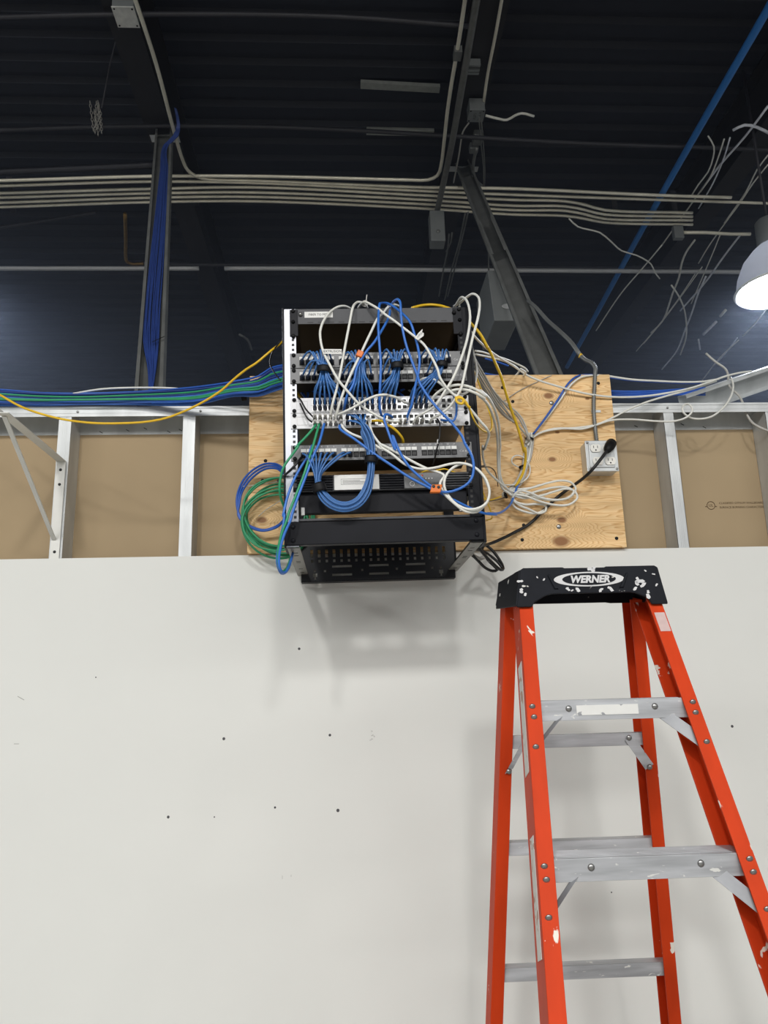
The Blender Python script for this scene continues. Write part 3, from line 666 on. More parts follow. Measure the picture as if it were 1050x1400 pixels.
tie(436.5, 667, .048, .0175, .0120, 'black velcro tie at the lower left of the hanging blue loop', -.25)
tie(507.5, 628.5, .048, .0165, .0095, 'black velcro tie on the right side of the hanging blue loop', .05)
tie(724.0, 600, -.465, .0135, .0035, 'black cable tie round white cables, upper on the plywood', .25)
tie(713.5, 638, -.465, .0105, .0035, 'black cable tie round white cables, lower on the plywood', -.3)
tie(691, 677, -.45, .0110, .0030, 'black cable tie at the left end of the white coil', 1.2)
m = MB(); c = U(492, 484.5, Y=YF-.058); ax = Vector((.42, 0, .9)).normalized(); sx = Vector((.9, 0, -.42)).normalized()
m.bar(c-ax*.009, c+ax*.009, sx*.0085, Vector((0, .007, 0)))
tag(m.build('cable_tag', ORG, bevel=.002), 'orange plastic tag clipped on a white cable at the rack top', 'tag')
m = MB(); c = U(596, 666.5, Y=YF-.078)
m.bar(c-Vector((.0135, 0, .004)), c+Vector((.0135, 0, -.004)), Vector((.003, 0, .0105)), Vector((0, .007, 0)))
oc = tag(m.build('cable_clip', ORG, bevel=.002), 'orange cable clip holding two blue cables low on the rack', 'clip')
b2 = MB()
for dx, dz in ((-.0065, .001), (.006, -.001)): b2.disc(c+Vector((dx, -.0072, dz)), (0, -1, 0), .0042, .0008, 10)
b2.build('clip_holes', PORTB, oc)
m = MB(); a = U(568, 462, Y=YF-.078)
p = [(-.002, -.001), (.007, -.006), (.022, .006), (.023, .014), (.019, .016), (.020, .026), (.008, .014)]
m.prism([(a.x+x, a.z+z) for x, z in p], .0008, 'y', a.y)
fl = tag(m.build('paper_flag', PAPER), 'white paper flag folded round the diagonal white cable', 'label')
m2 = MB()
for k in range(4): m2.bar((a.x+.006+.0038*k, a.y-.0003, a.z+.001+k*.0030), (a.x+.009+.0034*k, a.y-.0003, a.z+.010+k*.003), (.0005, 0, 0), (0, .0002, 0))
stuff(m2.build('flag_print', INK, fl))
m = MB(); a = U(442, 480.5, Y=YF-.062)
m.bar(a+Vector((0, 0, 0)), a+Vector((.049, 0, -.0005)), (0, 0, .0068), (0, .0005, 0))
fl = tag(m.build('paper_flag', PAPER), 'white paper label reading EXTRUSION over the upper patch panel', 'label')
text_mb([('EXTRUSION', .0245, 0, .0088, 'CENTER')]).build('label_text', INK, fl, mx=Matrix.Translation(a+Vector((0, -.0009, 0))))
m = MB(); pp = path('D 735,225 775,215 810,240 800,275 760,265 745,235 790,225 830,260 855,300 870,310', [.075, .085, .08, .07])
m.tube(spline(pp, .004), .0036, 8); tag(m.build('twist_tie', YEL), 'yellow tie knotted round white cables at the right end of the switches', 'cable tie')
m = MB(); a = U(599, 604, Y=YF-.025); m.tube([a+Vector((.001, 0, .006)), a-Vector((.001, 0, .006))], .0035, 8)
tag(m.build('cord_tag', PAPER), 'small white tag round the thin black cord below the switches', 'tag')
m = MB(); pa = U(500.5, 413, Y=YF+.04); m.bar(pa, U(501.5, 403, Y=YF+.04), (.0012, 0, 0), (0, .0006, 0))
m.tube(spline([U(499+4*math.cos(a_), 415+4*math.sin(a_), Y=YF+.04) for a_ in [i*.8 for i in range(9)]], .004), .0016, 6)
tag(m.build('zip_tie', GREYJ), 'clear zip tie sticking up above the rack top edge', 'zip tie')

# patch cords: each cord its own thing, with a boot on both ends
bm_ = MB(); bm_.tube([(0, 0, 0), (0, -.007, 0), (0, -.016, -.001), (0, -.024, -.002)], [.0056, .0052, .0046, .0033], 8); BOOT = bm_.mesh('boot', BLUED)
def boot(o, p, aim=None):
    b = link('boot', BOOT, o, p)
    return b
def cord(label, group, pts, m=BLUEL, r=.0026, ends=True, b2_=True):
    o = cable3('patch_cable', label, pts, r, m, group, n=6, step=.011, cat='patch cord')
    if ends:
        b = boot(o, pts[0]); b = b2_ and boot(o, pts[-1])
    return o
def panel_port(v0, i): g, k = divmod(i, 6); return (.0415+.107*g+.0078+k*.0160, v0+.0150)
def sw_port(v0, i, r): g, k = divmod(i, 6); return (.0815+g*.0862+k*.0138, v0+.0125+r*.0165)
def bundle(gi, tie_px, ports1, ports2, sws, label, group):
    tc = RM.inverted() @ U(*tie_px, Y=YF-.045)
    allp = [(panel_port(.494, p), 1) for p in ports1]+[(panel_port(.449, p), 2) for p in ports2]
    for i, ((u, v), row) in enumerate(allp):
        su, sv = sw_port(.364, *sws[i])
        j = random.uniform; tx = tc.x+(i/(len(allp)-1)-.5)*.021+j(-.002, .002); ty = -.045+j(-.006, .006)
        tx = tx*.6+.4*(tc.x+(su-tc.x)*.18)
        up = j(.008, .016) if row == 1 else j(.012, .022)
        s = 1 if tx > u else -1
        far = abs(tx-u)
        P = [rk(u, -.004, v), rk(u+s*far*.10, -.030, v+up*.35), rk(u+s*far*.45, -.044-j(0, .008), v+up+(0 if row == 1 else .012)*(far > .02)),
             rk(u+s*far*.82, -.048, tc.z+.016+j(0, .005)), rk(tx, ty, tc.z+.004), rk(tx+(su-tx)*.12, ty, tc.z-.020),
             rk(tx+(su-tx)*.55, -.050+j(-.006, .004), tc.z*.45+sv*.55), rk(su+(tx-su)*.12, -.040, sv+.026), rk(su, -.020, sv+.008), rk(su, -.004, sv)]
        cord(label, group, P)
S = lambda g, cols: [(g*6+c, r) for c in cols for r in (1, 0)]
bundle(0, (443, 505.5), range(0, 6), range(0, 6), [x for x in S(0, range(6))], 'pale blue patch cord in the leftmost bundle above the switches', 'leftmost patch cord bundle')
bundle(1, (493, 503), range(6, 12), range(6, 12), [x for x in S(1, range(6))], 'pale blue patch cord in the bundle behind the orange tagged cable', 'second patch cord bundle')
bundle(2, (543, 500.5), range(12, 18), range(12, 14), [x for x in S(2, range(4))], 'pale blue patch cord in the middle bundle above the switches', 'third patch cord bundle')
bundle(3, (604.5, 498.5), range(18, 24), range(19, 21), [x for x in S(3, range(4))], 'pale blue patch cord in the rightmost bundle above the switches', 'rightmost patch cord bundle')
# hanging loop: lowest patch panel -> tie -> U -> tie -> lower switch
tl = RM.inverted() @ U(436.5, 667, Y=YF-.045); tr = RM.inverted() @ U(507.5, 628.5, Y=YF-.045)
for i, p in enumerate((0, 1, 2, 3, 4, 5, 6, 7)):
    u, v = panel_port(.230, p); su, sv = sw_port(.320, 6+i//2, 1-i % 2); j = random.uniform
    a = (i/7-.5); dx = u-tl.x; P = [rk(u, -.004, v), rk(u-.001, -.03, v-.003), rk(tl.x+dx*.66+a*.004, -.046, v-.016-abs(dx)*.05)]
    for cxp, cyp, nx, ny in ((434.5, 650, 1, 0), (436.5, 667, .9, -.3), (444, 680, .7, -.7), (457, 690, .35, -.95), (473, 693, 0, -1), (489, 687, -.5, -.85), (500, 673, -.85, -.4), (506, 652, -1, 0), (507.5, 628.5, -1, 0), (505, 604, -1, .2), (498, 587, -.7, .7)):
        w_ = a*(12 if cyp > 669 or cyp < 620 else 8)
        P.append(U(cxp+nx*w_, cyp+ny*w_, Y=YF-.048+.007*math.sin(i*2.1)))
    P += [rk(su+.006, -.034, sv-.004), rk(su, -.004, sv)]
    cord('pale blue patch cord hanging in the U loop under the lowest patch panel', 'hanging U loop of patch cords', P)
# white and coloured plugs in the lower switch, clear
pb = MB(); pb.box(-.0052, .0052, -.016, 0, -.004, .004); pb.tube([(0, -.015, 0), (0, -.026, 0)], .0034, 8); PB = pb.mesh('cable_plug', GREYJ)
for i, (c, r) in enumerate(((0, 1), (1, 1), (1, 0), (2, 1), (2, 0), (3, 1), (3, 0), (4, 1), (4, 0), (5, 1), (5, 0), (14, 1), (16, 0), (17, 0), (19, 0), (20, 0), (0, 0))):
    u, v = sw_port(.320, c, r)
    o = link('cable_plug', PB, None, rk(u, -.004, v)); tag(o, 'clear cable plug seated in the lower white switch', 'plug', 'plugs in the lower switch')
# blue cables crowding the gap behind the switches
for i in range(16):
    x0 = 390+i*7+random.uniform(-6, 6); y0 = 519+random.uniform(0, 6)
    ds = [-.045-random.uniform(0, .05)]*3
    m = BLUET if i % 5 else (GREYJ if i % 2 else YEL)
    cable('blue or grey cable glimpsed in the dark gap above the switches', m, 'P %.1f,%.1f %.1f,%.1f %.1f,%.1f %.1f,%.1f' % (x0, y0-8, x0+random.uniform(-4, 14), y0+6, x0+random.uniform(0, 30), y0+16, x0+random.uniform(0, 50), y0+34), ds, r=.0033, group='cables in the gap behind the switches')
for i in range(6):
    x0 = 512+i*18; y0 = 522
    cable('blue or grey cable glimpsed in the dark gap above the switches', GREYJ if i % 2 else BLUET, 'P %.1f,%.1f %.1f,%.1f %.1f,%.1f' % (x0, y0+12, x0+18, y0+4+random.uniform(0, 6), x0+40, y0+20), [-.05, -.07, -.05], r=.0033, group='cables in the gap behind the switches')

# trunk of cables on the wall top, left
rows = []
for i in range(20):
    a = i/19; ya = 519+a*61+random.uniform(-3, 3); yb = 536+a*40+random.uniform(-4, 4); ycn = 518+a*58+random.uniform(-4, 4); yd = 463+a*80+random.uniform(-4, 4)
    m = GREEN if i in (5, 11, 13) else (BLUET, BLUE2, BLUEK)[i % 3]; dp = (-.52-.05*random.random() if a < .75 else -.50) if m is not GREEN else -.47
    s = 'T -90,%.0f 0,%.0f 160,%.0f 330,%.0f 560,%.0f 800,%.0f 960,%.0f 1060,%.0f M 60,%.0f 110,%.0f 150,%.0f' % (ya-3, ya, (ya+yb)/2+3, yb, (yb+ycn)/2, ycn-8*(1-a), yd+22*(1-a), yd, 370+a*98, 358+a*94, 350+a*88)
    lab = 'blue network cable in the thick trunk along the wall top left of the rack' if m is not GREEN else 'green network cable among the blue trunk along the wall top'
    cable(lab, m, s, [dp, dp-.01, dp, dp+.10, dp+.14, dp+.19], r=.0034, group='blue trunk cables left of the rack' if m is not GREEN else 'green trunk cables left of the rack', step=.03)
cable('white network cable lying on the back of the blue trunk', WHITE, 'T 300,535 400,518 480,512 600,510 700,512 780,520', [-.56, -.56, -.55], r=.0036, step=.03)
# clips that tie the trunk
tie(333, 541, -.43, .016, .008, 'black tie bunching the blue trunk at the left plywood edge', 1.4)

# ------------------------------------------------------------------ outlet box, armoured conduit
ob = thing('outlet_box', 'galvanised outlet box with four white sockets on the plywood edge', 'outlet', U(821.5, 624, Y=YF+.43))
MB().box(-.050, .050, -.006, .051, -.053, .050).build('box', GALV, ob, bevel=.003)
MB().box(-.053, .053, -.010, -.006, -.054, .052).build('cover', GALV, ob, bevel=.003)
MB().box(-.043, .040, -.0145, -.009, -.042, .040).build('raised_panel', GALV, ob, bevel=.004)
k = 0
for x, z in ((-.021, .023), (.020, .023), (-.017, -.021), (.024, -.021)):
    n = 24; poly = [(x+.0175*math.cos(2*math.pi*i/n), z+max(-.0132, min(.0132, .0175*math.sin(2*math.pi*i/n)))) for i in range(n)]
    s = MB().prism(poly, -.004, 'y', -.0145).build('socket', LOUT, ob)
    MB().box(x-.0078, x-.0058, -.0190, -.0184, z, z+.008).build('slot', PORTB, s); MB().box(x+.0052, x+.0072, -.0190, -.0184, z, z+.008).build('slot', PORTB, s)
    MB().disc((x, -.0184, z-.0068), (0, -1, 0), .0028, .0006, 8).build('ground_hole', PORTB, s)
for x, z in ((-.045, .044), (-.043, -.047), (.046, -.046)): MB().disc((x, -.010, z), (0, -1, 0), .0045, .0015, 10, .001).build('screw', SCREWM, ob)
pts = path('S 385,632 381,600 377,560 374,520 374,470 377,420 379,375 380,350 366,330 343,319 322,302', [-.46, -.466, -.469, -.470, -.470, -.471, -.472, -.475, -.49, -.51, -.53])
q = spline(pts, .0042)
fc = tag(MB().tube(q, .0078, 10, ridge=.35).build('armoured_conduit', GALVD), 'ribbed steel armoured conduit rising from the outlet box', 'conduit')
q2 = spline([pts[-1]]+path('S 290,255 240,205 195,165 150,115 118,88', [-.56, -.75, -.95]), .03)
MB().tube(q2, .0075, 8).build('upper_run', GALVD, fc)
c = U(680+374/2.838, 380+521/2.838, Y=YF+.488)
MB().box(c.x-.011, c.x+.022, c.y-.010, c.y+.003, c.z-.005, c.z+.005).build('strap', GALV, fc, bevel=.002)
MB().tube([pts[-1]+Vector((.004, 0, -.002)), pts[-1]-Vector((.004, 0, -.002))], .009, 8).build('yellow_band', YEL, fc)

# ------------------------------------------------------------------ shelf bracket at the left
br = thing('shelf_bracket', 'white steel shelf bracket screwed to the leftmost wall stud', 'bracket', (0, 0, 0))
a = U(84, 630, Y=YST-.004); b_ = U(75.5, 763, Y=YST-.004); hw = .0148
MB().box(a.x-hw, a.x+hw, YST-.006, YST-.003, ZT-.004, a.z).build('wall_leg', WBRK, br, bevel=.001)
MB().box(a.x-hw, a.x+hw, YST-.45, YST-.003, a.z-.003, a.z).build('shelf_arm', WBRK, br, bevel=.001)
MB().box(a.x-hw, a.x-hw+.003, YST-.45, YST-.003, a.z-.0, a.z+.012).build('arm_rib', WBRK, br)
A = Vector((a.x-.004, YST-.008, U(75, 738, Y=YST).z)); B = Vector((a.x-.004, YST-.43, a.z-.006))
MB().bar(A, B, (.0065, 0, 0), (0, .0018, .0018)).build('brace', WBRK, br, bevel=.0006)
for z in (U(80, 643, Y=YST).z, U(79, 663, Y=YST).z, U(74, 755, Y=YST).z):
    MB().disc((a.x, YST-.006, z), (0, -1, 0), .005, .001, 10).build('screw_hole', PORTB, br)

# ------------------------------------------------------------------ step ladder
LX, LY, LPHI, HT = .5569, 1.7071, -.0145, 1.7325
lad = thing('step_ladder', 'paint-spattered orange step ladder with black top standing at the white wall', 'ladder', (LX, LY, 0), (0, 0, LPHI))
WT, KW, YT, SF = .1554, .0836, -.0399, .405
WR, KR, YR, SR = .1638, .0628, .1248, .1962
def PF(sg, h, inn=0, dep=0):
    n = Vector((0, 1, -SF)).normalized()
    return Vector((sg*(WT+KW*h-inn), -YT-SF*h, HT-h))+n*dep
def PR(sg, h, inn=0, dep=0):
    n = Vector((0, 1, SR)).normalized()
    return Vector((sg*(WR+KR*h-inn), YR+SR*h, HT-h))+n*dep
def rail(P, sg, web, fl, th, h0, h1):
    m = MB()
    def piece(i0, i1, d0, d1):
        m.hexa([P(sg, h0, i0, d0), P(sg, h0, i1, d0), P(sg, h0, i1, d1), P(sg, h0, i0, d1)], [P(sg, h1, i0, d0), P(sg, h1, i1, d0), P(sg, h1, i1, d1), P(sg, h1, i0, d1)])
    piece(0, fl, 0, th); piece(0, th, th, web-th); piece(0, fl, web-th, web)
    return m
def hend(P, dep): # h where the back of the rail meets the floor
    z = P(1, 0, 0, dep).z; return z
HF1, HR1 = hend(PF, .075)-.002, HT-.002
for sg in (-1, 1):
    r = rail(PF, sg, .078, .031, .0045, .045, HF1).build('front_rail', ORANGE, lad, bevel=.001)
    rr = rail(PR, sg, .062, .030, .0045, .060, HR1).build('rear_rail', ORANGE, lad, bevel=.001)
    for P, h1, par in ((PF, HF1, r), (PR, HR1, rr)):
        f = MB(); c = P(sg, h1, .012, .03); f.box(c.x-.028, c.x+.028, c.y-.045, c.y+.045, 0.0, .05); f.build('rubber_foot', BLKM, par, bevel=.004)
rv = MB().disc((0, 0, 0), (0, -1, .0), .0068, .0015, 12, .002).mesh('rivet', SCREWM)
RT = Matrix.Rotation(-math.atan(SF), 4, 'X')
def rivet(p, par):
    o = link('rivet', rv, par, p); o.rotation_euler = (-math.atan(SF)*0-math.radians(-20), 0, 0); return o
DZ = .3048*math.cos(math.atan(SF)); H1 = .2922
for k in range(5):
    h = H1+k*DZ
    if HT-h < .15: break
    fr = PF(1, h, 0, .004); xw = fr.x-.005; y0 = fr.y; z = HT-h
    st = MB(); st.box(-xw, xw, y0, y0+.078, z-.003, z); st.box(-xw, xw, y0, y0+.003, z-.040, z-.002); st.box(-xw, xw, y0+.075, y0+.078, z-.030, z-.002)
    for q in range(9): st.box(-xw+.03, xw-.03, y0+.006+q*.008, y0+.009+q*.008, z, z+.0012)
    so = st.build('step', ALU, lad, bevel=.0012)
    for sx in (-.52, .52): link('rivet', rv, so, (sx*xw, y0, z-.016))
    if k == 0: MB().box(-.075, .055, y0-.0012, y0-.0002, z-.030, z-.010).build('worn_sticker', splatter(mat('worn_sticker_white', (226, 226, 222), .6, var=.03), 40, .6, .63, (150, 152, 155)), so)
    for sg in (-1, 1):
        A = Vector((sg*(xw-.068), y0+.006, z-.030)); B = PF(sg, h+.092, .010, .007)
        MB().bar(A, B, Vector((.011, 0, .007)), (0, .0012, 0)).build('brace', ALUB, so)
        for dh, dx in ((.010, .012), (.031, .014), (.088, .013)):
            o = link('rivet', rv, so, PF(sg, h+dh, dx, -.0002)); o.rotation_euler = (math.atan(SF), 0, 0)
for k, zt in enumerate((1.358, 1.110, .821, .53, .25)):
    h = HT-zt; p = PR(1, h+.03, .0, .006); x = PR(1, h, .006, 0).x
    st = MB(); st.box(-x, x, p.y, p.y+.034, zt-.002, zt); st.box(-x, x, p.y, p.y+.002, zt-.030, zt)
    so = st.build('rear_bar', ALU, lad, bevel=.001)
    if k == 0:
        for sg in (-1, 1):
            A = Vector((sg*(x-.055), p.y-.003, zt-.012)); B = PR(sg, h+.08, .022, -.004)
            MB().bar(A, B, Vector((.010, 0, .006)), (0, .0012, 0)).build('brace', ALU, so)
            for q in (A, B): link('rivet', rv, so, q+Vector((0, -.0015, 0)))
# cap
cap = bpy.data.objects.new('top_cap', None); COL.objects.link(cap); cap.parent = lad
zt = HT; yf, yb = -.005, .195
def apron(yy, flip=0):
    m = MB(); g = 1.07 if flip else 1.0
    p = [(-.170, zt-.088), (-.157, zt-.004), (-.150, zt), (-.060, zt), (-.055, zt-.003), (.033, zt-.003), (.039, zt), (.150, zt), (.157, zt-.004), (.172, zt-.088),
         (.136, zt-.088), (.128, zt-.073), (.100, zt-.062), (.088, zt-.060), (-.088, zt-.060), (-.104, zt-.064), (-.130, zt-.078), (-.136, zt-.088)]
    return m.prism([(x*g, max(z, zt-.062) if flip else z) for x, z in p], .006, 'y', yy)
apron(yf).build('front_apron', CAPB, cap, bevel=.002)
apron(yb-.006, 1).build('rear_apron', CAPB, cap, bevel=.002)
m = MB()
m.prism([(-.154, yf+.001), (.154, yf+.001), (.160, yf+.05), (.160, yb-.05), (.170, yb-.001), (-.170, yb-.001), (-.160, yb-.05), (-.160, yf+.05)], .008, 'z', zt-.010)
for sg in (-1, 1):
    m.hexa([(sg*.159, yf+.004, zt-.004), (sg*.172, yb-.004, zt-.004), (sg*.166, yb-.004, zt-.004), (sg*.153, yf+.004, zt-.004)], [(sg*.173, yf+.002, zt-.086), (sg*.182, yb-.002, zt-.070), (sg*.176, yb-.002, zt-.070), (sg*.167, yf+.002, zt-.086)])
m.build('tray', CAPB, cap, bevel=.002)
for xs in (-.096, .086):
    m = MB(); s = 1 if xs < 0 else -1
    m.hexa([(xs, yf-.0005, zt-.016), (xs+.004*s, yf-.0005, zt-.016), (xs+.022*s, yf-.0005, zt-.050), (xs+.012*s, yf-.0005, zt-.050)], [(xs, yf-.004, zt-.018), (xs+.003*s, yf-.004, zt-.018), (xs+.020*s, yf-.004, zt-.048), (xs+.014*s, yf-.004, zt-.048)])
    m.build('moulded_rib', CAPB, cap)
def ell(a, b, n=48): return [(a*math.cos(2*math.pi*i/n), b*math.sin(2*math.pi*i/n)) for i in range(n)]
ex, ez = -.003, zt-.0285
m = MB(); m.prism([(ex+x, ez+z) for x, z in ell(.080, .0165)], .0016, 'y', yf-.0014); em = m.build('emblem', INKW, cap)
em['label'] = 'white oval emblem'
m = MB(); m.prism([(ex+x, ez+z) for x, z in ell(.061, .0135)], .0016, 'y', yf-.0022); m.build('emblem_field', CAPB, em)
text_mb([('WERNER', ex+.001, ez-.001, .0222, 'CENTER')], shear=0.22, extrude=.0006, bold=.0010).build('lettering', INKW, em, mx=Matrix.Translation((0, yf-.0026, 0)))
# paint drips on the cap, each a thin raised splash
m = MB(); rs = random.Random(3)
for cx_, cz_, sc in ((.112, -.036, 1.25), (.119, -.044, .9), (.105, -.040, .8), (.108, -.030, .6), (.100, -.052, .7), (.128, -.070, .8), (.129, -.060, .6), (.004, -.007, 1.1), (.010, -.004, .7), (-.052, -.050, .7), (-.030, -.0525, .8), (.022, -.0535, .8), (.044, -.0515, .9), (-.160, -.030, .8), (-.158, -.052, .9), (-.120, -.022, .35), (-.105, -.027, .45), (-.15, -.06, .6), (.146, -.02, .4), (.150, -.045, .5), (.128, -.012, .35), (-.043, -.061+.008, .4)):
    n = 9; ph_ = rs.uniform(0, 6)
    poly = []
    for i in range(n):
        a = 2*math.pi*i/n; r = .0062*sc*(1+.45*math.sin(2*a+ph_)+.25*rs.uniform(-1, 1)); poly.append((cx_+r*1.15*math.cos(a), zt+cz_+r*.8*math.sin(a)))
    m.prism(poly, .001, 'y', yf-.0009)
stuff(m.build('paint_splashes', INKW, cap))
# rail stickers
pinkw = mat('faded_sticker', (206, 180, 176), .6, var=.05, scale=60); whs = splatter(mat('scraped_white_sticker', (222, 220, 214), .6, var=.04, scale=40), 30, .58, .62, (190, 150, 130))
def front_patch(sg, h0, h1, i0, i1, mt):
    m = MB(); m.hexa([PF(sg, h0, i0, -.0002), PF(sg, h0, i1, -.0002), PF(sg, h1, i1, -.0002), PF(sg, h1, i0, -.0002)], [PF(sg, h0, i0, -.0009), PF(sg, h0, i1, -.0009), PF(sg, h1, i1, -.0009), PF(sg, h1, i0, -.0009)])
    return m.build('sticker', mt, lad)
def side_patch(sg, h0, h1, d0, d1, mt):
    m = MB(); m.hexa([PF(sg, h0, -.0003, d0), PF(sg, h0, -.0003, d1), PF(sg, h1, -.0003, d1), PF(sg, h1, -.0003, d0)], [PF(sg, h0, -.001, d0), PF(sg, h0, -.001, d1), PF(sg, h1, -.001, d1), PF(sg, h1, -.001, d0)])
    return m.build('sticker', mt, lad)
front_patch(1, .107, .150, .003, .026, pinkw)['label'] = 'faded pink white sticker on the front right rail'
side_patch(-1, .20, .42, .018, .058, whs); side_patch(-1, .53, .72, .018, .055, whs); side_patch(-1, .86, 1.05, .018, .055, whs)

# ------------------------------------------------------------------ overhead steel, conduits, pipes
def beam(x, zb, label, y0=-8.5, y1=13.8):
    t = thing('steel_beam', label, 'beam', (x, 0, zb))
    MB().box(-.075, .075, y0, y1, 0, .012).build('lower_flange', BEAM, t)
    MB().box(-.005, .005, y0, y1, .012, 5.165-zb-.012).build('web', BEAM, t)
    MB().box(-.075, .075, y0, y1, 5.165-zb-.012, 5.165-zb).build('upper_flange', BEAM, t)
beam(-1.06, 4.78, 'black steel roof beam over the left stud brace')
beam(.82, 4.90, 'black steel roof beam over the leaning right stud brace')
beam(2.66, 4.78, 'black steel roof beam beside the lit high bay lamp')
def channel(A, B, wdt, dep, nrm, mt, name='channel', lip=True):
    A, B = Vector(A), Vector(B); t = (B-A).normalized(); n = Vector(nrm); n = (n-t*n.dot(t)).normalized(); s = t.cross(n)
    m = MB(); th = .0012
    m.bar(A, B, s*(wdt/2), n*th)
    for k in (-1, 1):
        m.bar(A+s*(k*wdt/2)+n*(dep/2), B+s*(k*wdt/2)+n*(dep/2), s*th, n*(dep/2))
        if lip: m.bar(A+s*(k*(wdt/2-.006))+n*dep, B+s*(k*(wdt/2-.006))+n*dep, s*.006, n*th)
    return m
A = U(206, 556, Y=2.55); B = U(226, 184, Z=4.775)
t = thing('stud_brace', 'grey steel stud brace with blue cables inside, left of the rack', 'stud brace', A)
channel(Vector((0, 0, 0)), B-A, .095, .040, (0, -1, .3), GALVD).build('channel', GALVD, t)
m = MB(); d_ = B-A
m.box(d_.x-.085, d_.x+.085, d_.y-.03, d_.y+.03, d_.z-.03, d_.z-.027); m.build('top_clip', GALV, t)
ct = MB(); c = d_*.12
ct.bar(c+Vector((.005, -.045, .03)), c+Vector((.045, -.03, .06)), (0, .002, .002), (.002, 0, 0)); ct.build('wire_tie', BLKM, t)
A2 = U(768, 560, Y=2.56); B2 = U(633, 228, Z=4.895)
t = thing('stud_brace', 'grey steel stud brace leaning left above the plywood board', 'stud brace', A2)
channel(Vector((0, 0, 0)), B2-A2, .092, .042, (-.35, -1, .25), GALVD).build('channel', GALVD, t)
dm = (B2-A2)
channel(dm*.46, dm*.62, .078, .046, (-.35, -1, .25), GALVD).build('splice_channel', GALVD, t)
MB().box(dm.x-.12, dm.x+.10, dm.y-.025, dm.y+.025, dm.z-.02, dm.z-.017).build('top_clip', GALV, t)
A3 = U(930, 556, Y=2.545); B3 = U(1130, 488, Y=2.62)
t = thing('stud_brace', 'bright steel channel slanting up from the wall top at the right edge', 'stud brace', A3)
channel(Vector((0, 0, 0)), B3-A3, .075, .045, (0, -1, -.35), GALV).build('channel', GALV, t)
for i in range(9):
    j = (i-4)
    up = [U(240+j*.3, 148+j*.2, Z=4.74), U(244+j*.4, 170, Z=4.70), U(240+j*.8, 186, Z=4.62)]
    d1 = B-A; nn = Vector((0, -.03, .008))
    low = [A+d1*f+nn+Vector((ox+j*sp, -.012*random.random(), 0)) for f, ox, sp in ((.9, .020, .003), (.75, .014, .0048), (.5, .006, .0062), (.35, .0, .007), (.22, -.004, .007), (.14, -.002, .007), (.07, .006, .003), (.015, .006, .0012))]
    cable3('network_cable', 'blue network cable running down inside the left stud brace', up+low, .0034, BLUEK, 'blue cables inside the left stud brace', n=6, step=.05)
def run(s, Z, step=.08): 
    q = []
    for tok in s.split():
        x, y = tok.split(','); q.append(U(float(x), float(y), Z=Z))
    return spline(q, step)
def pipe(name, label, s, Z, r, m, cat='conduit', n=10, group=None):
    o = MB().tube(run(s, Z), r, n).build(name, m); return tag(o, label, cat, group)
pipe('conduit', 'thin steel conduit bending up toward the grey box at the right beam', '-60,248 0,247 210,241 350,241 560,246 585,246 598,240 603,226 607,195 612,150 618,110 625,70 631,32 637,-10 643,-60', 4.66, .0105, CONDUIT)
pipe('conduit', 'steel conduit along the left beam turning into the conduit row', '158,-80 185,0 213,86 238,180 251,222 257,233 268,241 285,245 350,247 580,256 700,258 900,267 1000,270', 4.66, .0105, CONDUIT)
for i, s in enumerate(('-60,255 0,254 210,248 350,250 580,261 700,266 900,273 1080,279', '-60,265 0,264 210,258 350,256 580,267 700,273 773,275 800,280 826,287 947,291', '-60,271 0,270 210,264 350,263 580,273 700,281 773,282 800,287 826,293 947,296',
                       '-60,278 0,277 210,270 350,269 580,279 700,287 773,288 800,293 826,299 947,301', '-60,284 0,283 210,276 350,275 580,285 700,293 773,295 800,299 826,304 947,307')):
    lab = ['steel conduit second from top in the row, running on to the right edge', 'steel conduit fourth from the bottom of the row across the hall', 'steel conduit third from the bottom of the row across the hall', 'steel conduit second from the bottom of the row across the hall', 'lowest steel conduit of the row across the hall'][i]
    pipe('conduit', lab, s, 4.66, .0100, CONDUIT)
# straps of the conduit row
for px in (12, 262, 620, 838, 920):
    y0 = {12: (245, 287), 262: (240, 277), 620: (256, 292), 838: (263, 308), 920: (264, 310)}[px]
    a, b = U(px, y0[0]-2, Z=4.69), U(px+6, y0[1]+2, Z=4.69)
    o = MB().bar(a, b, (.018, 0, 0), (0, 0, .008)).build('strut_strap', DPIPE)
    tag(o, {12: 'dark strut strap over the conduit row at the left edge', 262: 'dark strut strap over the conduit row beside the left beam', 620: 'dark strut strap over the conduit row at the right beam', 838: 'dark strut strap over the conduit row below the blue pipe', 920: 'dark strut strap over the right end of the conduit row'}[px], 'strap')
pipe('conduit', 'thick grey conduit along the right beam ending in a box', '596,296 603,265 618,195 633,110 645,40 655,-20 664,-70', 4.60, .019, mat('grey_conduit', (120, 120, 116), .4, .5))
pipe('conduit', 'thin conduit on the right flank of the right beam', '661,142 667,100 677,50 686,0 697,-60', 4.86, .009, CONDUIT)
pipe('cold_water_pipe', 'straight blue pipe crossing the ceiling at upper right', '1090,-60 1050,12 956,175 880,310 842,380 812,435 775,502', 4.70, .021, BPIPE, 'pipe')
pipe('sprinkler_pipe', 'long grey white pipe crossing low behind the wall, left stretch', '-60,367 0,367 90,367 203,367 272,367', 4.66, .017, WPIPE, 'pipe')
pipe('sprinkler_pipe', 'long grey white pipe crossing low behind the wall, right stretch', '307,367 420,367 600,369 760,370 900,371 1020,372 1090,373', 4.66, .017, WPIPE, 'pipe')
pipe('sprinkler_pipe', 'dark pipe just above the long grey white pipe', '190,361 300,362 450,362 700,365 960,366', 4.72, .014, DPIPE, 'pipe')
